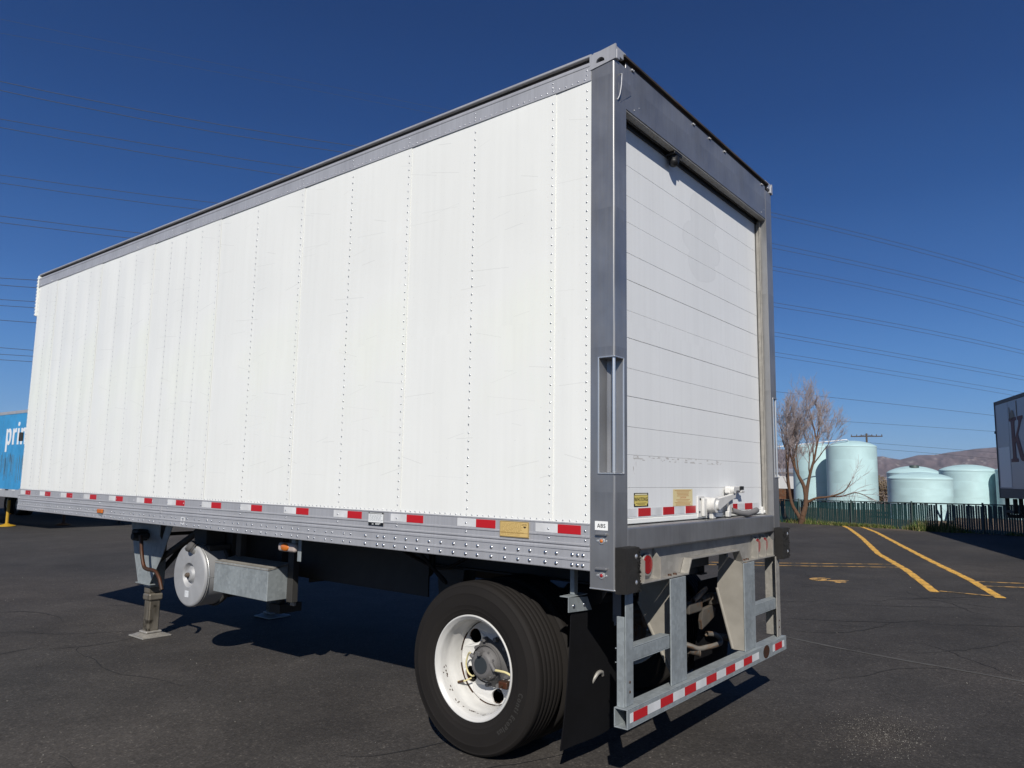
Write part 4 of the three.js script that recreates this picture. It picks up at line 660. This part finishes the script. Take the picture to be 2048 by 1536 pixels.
{ // weeds along the fence foot
  const P = [], C = [], q = rng(17);
  const blade = (x, y, z, h, a, lean, w, c) => { const dx = Math.cos(a), dz = Math.sin(a); P.push(x - dz * w, y, z + dx * w, x + dz * w, y, z - dx * w, x + dx * lean, y + h, z + dz * lean); for (let k = 0; k < 3; k++) C.push(...c); };
  for (let i = 0; i < 15000; i++) {
    const z = -16 + 19 * q(), cl = fbm(z * .9 + 40, 3, 3); let dens = clamp((cl - .38) * 3, .05, 1); const big = Math.exp(-(((z + 3.1) / .35) ** 2)) + Math.exp(-(((z + 2.25) / .5) ** 2)) * 1.1 + .5 * Math.exp(-(((z + 7.6) / .8) ** 2)); dens = Math.max(dens, big); if (q() > dens) continue;
    const x = fx(z) - .12 - (.14 + .30 * big) * (q() + q() - .6), h = (.05 + .13 * q()) * (1 + 2.4 * big * q()), g = q();
    const c = g > .7 ? [.22, .19, .075] : [.055 + .05 * q(), .095 + .05 * q(), .022]; blade(x, gy(x, z) - .004, z, h, q() * 6.28, h * (.2 + .7 * q()), .006 + .010 * q(), c);
  }
  const g = new THREE.BufferGeometry(); g.setAttribute('position', new THREE.Float32BufferAttribute(P, 3)); g.setAttribute('color', new THREE.Float32BufferAttribute(C, 3)); g.computeVertexNormals();
  tag(stuff(mesh('weeds', g, M.grass)), 'green and straw weeds growing along the fence foot', 'weeds');
}
// ------------------------------------------------------------ water tanks
{
  const tank = (x, z, dia, sh, top, label, extra) => {
    const y0 = gy(x, z), r = dia / 2, g = tag(group('water_tank', null, [x, y0, z]), label, 'water tank', 'pale aqua water tanks behind the fence'), S = sh - y0, Tp = top - y0;
    const pr = [[r * 1.012, 0], [r * 1.012, .12]]; const rings = 5; for (let k = 0; k <= rings; k++) { const y = lerp(.16, S - .14, k / rings); pr.push([r, y - .03], [r * 1.004, y], [r, y + .03]); }
    pr.push([r, S - .08], [r * 1.006, S - .06], [r * 1.012, S - .02], [r * 1.002, S + .01], [r * .985, S + .03]);
    const L = new THREE.LatheGeometry(pr.map(q => new THREE.Vector2(...q)), 64), D = new THREE.LatheGeometry([.985, .93, .82, .68, .5, .32, .18, 0].map(t => new THREE.Vector2(r * t, S + .03 + (Tp - S - .03) * Math.pow(1 - (t / .985) ** 2, .8))), 64);
    mesh('shell', L, M.aqua, g); mesh('dome', D, M.aqua, g);
    if (extra) mesh('manhole', new THREE.LatheGeometry([[0, .10], [.20, .10], [.23, .085], [.23, .0], [.25, -.02], [.25, -.12]].map(q => new THREE.Vector2(...q)), 24).translate(-r * .45, S + .03 + (Tp - S - .03) * .78, r * .12), M.fencePost, g);
    
    return g;
  };
  tank(48.61, -11.15, 3.14, 4.04, 4.44, 'tall aqua water tank, right one of the two tall tanks behind the bare tree');
  tank(51.3, -14.2, 3.2, 4.10, 4.44, 'tall aqua water tank half hidden by the bare tree');
  tank(34.64, -4.72, 2.72, 1.89, 2.19, 'short aqua water tank nearest to the fence, left of the pair of domes');
  tank(40.5, -6.01, 2.62, 2.21, 2.59, 'aqua water tank whose dome shows behind the nearest short tank', true);
  tank(38.89, -3.29, 2.52, 2.34, 2.64, 'aqua water tank right of the nearest short tank');
  tank(38.0, -.78, 2.5, 2.34, 2.64, 'aqua water tank partly hidden by the shaded trailer');
  tag(mesh('white_pipe', [rod([46.4, 3.98, -15.4], [47.4, 4.45, -11.1], .035, .035, 8), rod([46.4, 3.98, -15.4], [46.4, .0, -15.4], .035, .035, 8), rod([47.4, 4.45, -11.1], [47.9, 4.40, -11.12], .035, .035, 8)], M.whiteInk), 'white pipe running up over the tall tanks', 'pipe');
}
{ // far sheds, pole
  const w = tag(group('warehouse', null, [80.5, 0, -27.2]), 'low white warehouse far behind the bare tree', 'building');
  mesh('wall', box(-3, 8, -.5, 2.6, -9, 1.4, 2.6), M.white, w); mesh('roof', [uvm(extrude(shapeXY([[-3.3, 2.601], [8.3, 2.601], [2.5, 3.1]]), 11).translate(0, 0, -9.3))], M.alu, w);
  for (const z of [-.2, -2.6, -5]) mesh('door', box(-3.03, -3.001, -.4, 1.6, z - .8, z + .8), M.alu, w);
  const c = tag(group('freight_container', null, [52.2, -.1, -16.9]), 'rusty brown freight container behind the fence at the bare tree', 'container');
  const sd = []; for (let k = 0; k < 16; k++) sd.push(rbox(-.03, .0, .12, 1.10, -1.4 + k * .15, -1.4 + k * .15 + .085, .01, 1));
  mesh('shell', box(.0, 2.3, .02, 1.18, -1.45, 1.0), std({ color: lin(.33, .17, .09), roughness: .8, map: grimeMap }), c); mesh('corrugation', sd, std({ color: lin(.36, .19, .10), roughness: .8, map: grimeMap }), c); mesh('corner_post', [box(-.05, .05, 0, 1.2, .95, 1.05), box(-.05, .05, 0, 1.2, -1.5, -1.4)], M.whiteInk, c);
  const p = tag(group('power_pole', null, [112.2, -.4, -24.67]), 'wooden power pole with a wide crossarm above the tall tank', 'power pole');
  const ax = V(.227, 0, .974);
  mesh('pole', rod([0, 0, 0], [0, 9.15, 0], .17, .13, 10), M.pole, p);
  mesh('crossarm', [rod(V(0, 8.72, 0).addScaledVector(ax, -2.1), V(0, 8.72, 0).addScaledVector(ax, 2.1), .08, .08, 6), rod(V(0, 8.95, 0), V(0, 8.72, 0).addScaledVector(ax, 1.3), .04, .04, 5), rod(V(0, 8.95, 0), V(0, 8.72, 0).addScaledVector(ax, -1.3), .04, .04, 5)], M.pole, p);
  for (const s of [-2, -1.3, -.7, .7, 1.3, 2]) mesh('insulator', rod(V(0, 8.76, 0).addScaledVector(ax, s), V(0, 9.0, 0).addScaledVector(ax, s), .07, .05, 6), M.pole, p);
}
// ------------------------------------------------------------ bare tree and scrub
function branchMesh(segs, sides) { // tapered prisms joined into one geometry
  const P = [], I = []; for (const [a, b, r0, r1] of segs) {
    const d = b.clone().sub(a).normalize(), u = Math.abs(d.y) < .9 ? V(0, 1, 0).cross(d).normalize() : V(1, 0, 0).cross(d).normalize(), v = d.clone().cross(u), n = r1 < .012 ? 3 : sides, k0 = P.length / 3;
    for (const [c, r] of [[a, r0], [b, r1]]) for (let k = 0; k < n; k++) { const t = k / n * Math.PI * 2, q = c.clone().addScaledVector(u, r * Math.cos(t)).addScaledVector(v, r * Math.sin(t)); P.push(q.x, q.y, q.z); }
    for (let k = 0; k < n; k++) { const m = (k + 1) % n; I.push(k0 + k, k0 + m, k0 + n + k, k0 + m, k0 + n + m, k0 + n + k); }
  } const g = new THREE.BufferGeometry(); g.setAttribute('position', new THREE.Float32BufferAttribute(P, 3)); g.setIndex(I); g.computeVertexNormals(); g.setAttribute('uv', new THREE.Float32BufferAttribute(new Float32Array(P.length / 3 * 2), 2)); return g;
}
{
  const q = rng(2024), limbs = [], twigs = [], O = V(26.72, gy(26.7, -7.76), -7.76);
  const t = tag(group('bare_tree', null, O.toArray()), 'bare leafless tree with several trunks and hazy pinkish twigs by the fence', 'tree');
  const grow = (a, d, len, r, lev, up) => { // a limb as a chain of segments; d is its direction
    const n = lev === 0 ? 7 : lev === 1 ? 6 : lev === 2 ? 5 : 4; let p = a.clone(), v = d.clone();
    for (let i = 0; i < n; i++) {
      v.add(V((q() - .5) * .36, up * .085 + (q() - .5) * .16, (q() - .5) * .36)).normalize();
      const b = p.clone().addScaledVector(v, len / n), r0 = r * (1 - .75 * i / n), r1 = r * (1 - .75 * (i + 1) / n);
      (lev < 2 ? limbs : twigs).push([p, b, Math.max(r0, .0048), Math.max(r1, .0036)]);
      if (lev < 4 && i > 0) { const kids = lev === 0 ? 2 : lev === 1 ? 2 : lev === 2 ? 3 : 2; for (let k = 0; k < kids; k++) if (q() < .78) { const w = v.clone().add(V((q() - .5) * 1.5, .22 + .5 * (q() - .3), (q() - .42) * 2.0)).normalize(); grow(b, w, len * (.28 + .26 * q()) * (lev > 1 ? 1.15 : 1), r1 * .55, lev + 1, up); } }
      p = b;
    }
  };
  // stout lower limbs laid out as they stand; z runs across the view
  const L = (pts, r0, r1) => { const c = new THREE.CatmullRomCurve3(pts.map(k => V(...k))), n = 14; for (let i = 0; i < n; i++) limbs.push([c.getPoint(i / n), c.getPoint((i + 1) / n), lerp(r0, r1, i / n), lerp(r0, r1, (i + 1) / n)]); return c; };
  const A = L([[0, -.05, .0], [-.03, .3, .08], [.04, .8, .20], [.05, 1.5, .15], [-.02, 1.9, -.02], [-.05, 2.4, -.22]], .13, .045);
  const B = L([[0, .1, .05], [.02, .35, -.12], [-.06, .8, -.33], [-.1, 1.6, -.42], [-.12, 2.6, -.46], [-.12, 3.6, -.52]], .09, .028);
  const C = L([[.05, .95, .2], [.1, 1.5, .27], [.14, 2.1, .40], [.18, 2.75, .58], [.2, 3.3, .68]], .085, .03);
  const D = L([[.04, .85, .22], [.12, 1.05, .6], [.3, 1.12, 1.05], [.42, 1.35, 1.6], [.5, 1.75, 1.85]], .055, .016);
  const E = L([[.3, 1.12, 1.0], [.5, 1.15, 1.5], [.62, 1.3, 2.0], [.75, 1.05, 2.6]], .035, .012);
  const at = (c, u) => c.getPoint(u), tn = (c, u) => c.getTangent(u);
  for (const [c, list] of [[A, [.8, .9, 1, 1]], [B, [.45, .62, .75, .88, 1]], [C, [.45, .65, .85, 1, 1]]]) for (const u of list) { const w = tn(c, u).add(V((q() - .5) * .5, .55, (q() - .5) * .55)).normalize(); grow(at(c, u), w, 1.3 + .5 * q(), .032, 1, 1); }
  grow(at(A, 1), V(0, 1, .26).normalize(), 1.75, .036, 1, 1); grow(at(A, .95), V(-.1, 1, -.1).normalize(), 1.75, .032, 1, 1); grow(at(C, 1), V(.1, 1, .05).normalize(), 1.4, .032, 1, 1); grow(at(C, .6), V(0, .75, .6).normalize(), 1.6, .03, 1, .6);
  grow(at(B, 1), V(0, 1, .12).normalize(), 1.5, .03, 2, 1); grow(at(B, .8), V(0, 1, .3).normalize(), 1.9, .03, 1, 1);
  for (const [c, list] of [[D, [.5, .7, .85, 1]], [E, [.3, .55, .8, 1]]]) for (const u of list) for (let k = 0; k < 2; k++) grow(at(c, u), tn(c, u).add(V((q() - .5) * .9, (q() - .35) * .9, (q() - .5) * .9)).normalize(), .5 + .45 * q(), .012, 3, c === E ? -.9 : .3);
  for (let i = 0; i < 30; i++) { const c = q() > .5 ? E : D; grow(at(c, .4 + .6 * q()), V((q() - .5), -.9, (q() - .5)).normalize(), .35 + .3 * q(), .006, 4, -1); }
  mesh('trunk', branchMesh(limbs, 8), M.bark, t); stuff(mesh('crown', branchMesh(twigs, 4), M.twig, t));
  console.log('twigs', twigs.length, 'limbs', limbs.length);
  const shrub = (x, z, h, w, label) => { const s = tag(group('scrub_bush', null, [x, gy(x, z), z]), label, 'bush', 'dry scrub behind the fence'), sg = [], lf = []; for (let i = 0; i < 90; i++) { const a = V((q() - .5) * w * .5, 0, (q() - .5) * w * .5), b = V((q() - .5) * w, h * (.5 + .5 * q()), (q() - .5) * w); sg.push([a, b, .02, .006]); for (let k = 0; k < 26; k++) { const c = a.clone().lerp(b, .3 + .75 * q()).add(V((q() - .5) * .3, (q() - .5) * .3, (q() - .5) * .3)); lf.push(new THREE.TetrahedronGeometry(.035 + .04 * q()).translate(c.x, c.y, c.z)); } } mesh('stems', branchMesh(sg, 3), M.twig, s); stuff(mesh('leaves', lf, std({ color: lin(.17, .13, .085), roughness: 1 }), s)); };
  shrub(55.9, -10.9, 2.1, 1.6, 'dry brown scrub seen between the tall tank and the short tanks'); shrub(60, -12.6, 2.4, 2.4, 'dry brown scrub farther back beside the tall tank');
}
// ------------------------------------------------------------ power lines: two spans each, meeting at a tower hidden by the big trailer
{
  const D = V(.9003, 0, .4352), N = V(.4352, 0, -.9003), W = [
    ['topmost pale wire in the upper left sky', 0.010, 62, -27.2, 33.6, 34.6, [0.000085, 0.03766, 34.765], [0.000000, 0.04370, 34.658]],
    ['pale wire just below the topmost one in the upper left sky', 0.010, 62, -27.1, 33.6, 34.6, [-0.000381, 0.05547, 33.975], [0.000000, 0.02674, 34.511]],
    ['upper wire of the highest dark pair of power lines crossing the sky', 0.0245, 62, -26.8, 33.6, 123.8, [0.001568, 0.02302, 29.614], [-0.000593, 0.07623, 30.270]],
    ['lower wire of the highest dark pair of power lines crossing the sky', 0.0245, 62, -26.8, 33.7, 123.8, [0.001662, 0.02157, 28.906], [-0.000711, 0.09295, 29.192]],
    ['upper wire of the second pair of power lines crossing the sky', 0.0245, 66, -27.3, 35.9, 130.6, [0.000727, 0.03015, 28.621], [-0.000340, 0.03928, 29.666]],
    ['lower wire of the second pair of power lines crossing the sky', 0.0245, 66, -27.3, 35.9, 130.6, [0.000955, 0.02034, 27.789], [-0.000469, 0.06227, 28.117]],
    ['upper wire of the third pair of power lines crossing the sky', 0.0245, 72, -28.1, 39.2, 141.0, [0.000964, 0.04450, 26.369], [-0.000576, 0.08413, 27.179]],
    ['lower wire of the third pair of power lines crossing the sky', 0.0245, 72, -28.0, 39.2, 140.9, [0.001125, 0.03840, 25.576], [-0.000692, 0.10378, 25.803]],
    ['upper wire of the fourth pair of power lines crossing the sky', 0.029, 80, -29.2, 43.6, 154.7, [0.000577, 0.02980, 25.071], [-0.000403, 0.06150, 25.549]],
    ['lower wire of the fourth pair of power lines crossing the sky', 0.029, 80, -29.1, 43.6, 154.6, [0.000590, 0.02857, 24.437], [-0.000424, 0.06544, 24.757]],
    ['upper wire of the fifth pair of power lines crossing the sky', 0.032, 92, -30.7, 50.1, 175.5, [0.000565, 0.07655, 22.619], [-0.000073, -0.01684, 28.905]],
    ['lower wire of the fifth pair of power lines crossing the sky', 0.032, 92, -30.7, 50.1, 175.4, [0.000984, 0.06348, 21.560], [-0.000073, -0.01763, 28.284]],
    ['upper wire of the sixth pair of power lines crossing the sky', 0.032, 104, -32.6, 56.7, 190.9, [0.000465, 0.06020, 22.471], [-0.000067, -0.01656, 28.538]],
    ['lower wire of the sixth pair of power lines crossing the sky', 0.032, 104, -32.5, 56.7, 187.1, [0.000532, 0.05868, 21.700], [-0.000070, -0.01900, 28.044]],
    ['single thin wire below the six pairs, passing behind the bare tree', 0.038, 112, -33.7, 61.2, 197.9, [-0.000222, 0.00725, 20.653], [-0.000066, 0.00167, 20.409]],
    ['single thin wire crossing at the height of the tree crown', 0.038, 125, -35.5, 68.4, 219.0, [-0.000320, -0.01922, 18.419], [-0.000043, 0.01467, 14.809]],
    ['upper of the two low wires above the hills', 0.038, 125, -35.5, 68.4, 218.4, [-0.000786, -0.02088, 17.653], [-0.000038, -0.00630, 13.156]],
    ['lowest of all the wires, just above the hills', 0.038, 125, -35.4, 68.4, 218.3, [-0.000749, -0.02263, 16.818], [-0.000038, -0.01247, 12.795]],
  ];
  const ord = ['highest', 'second', 'third', 'fourth', 'fifth', 'sixth', 'seventh', 'eighth', 'ninth'];
  W.forEach(([lab, r, d, s0, st, s1, l, rr]) => {
    const pts = []; for (let i = 0; i <= 10; i++) { const s = lerp(s0, st, i / 10); pts.push([s, (l[0] * s + l[1]) * s + l[2]]); } for (let i = 1; i <= 12; i++) { const s = lerp(st, s1, i / 12); pts.push([s, (rr[0] * s + rr[1]) * s + rr[2]]); }
    const v = pts.map(([s, y]) => V(-4.784, 0, 2.059).addScaledVector(N, d).addScaledVector(D, s).setY(y)), seg = []; for (let i = 0; i < v.length - 1; i++) seg.push(rod(v[i], v[i + 1], r, r, 5, true));
    tag(mesh('power_line', seg, M.wire), lab, 'power line', 'overhead power lines');
  });
}
renderer.render(scene, camera);
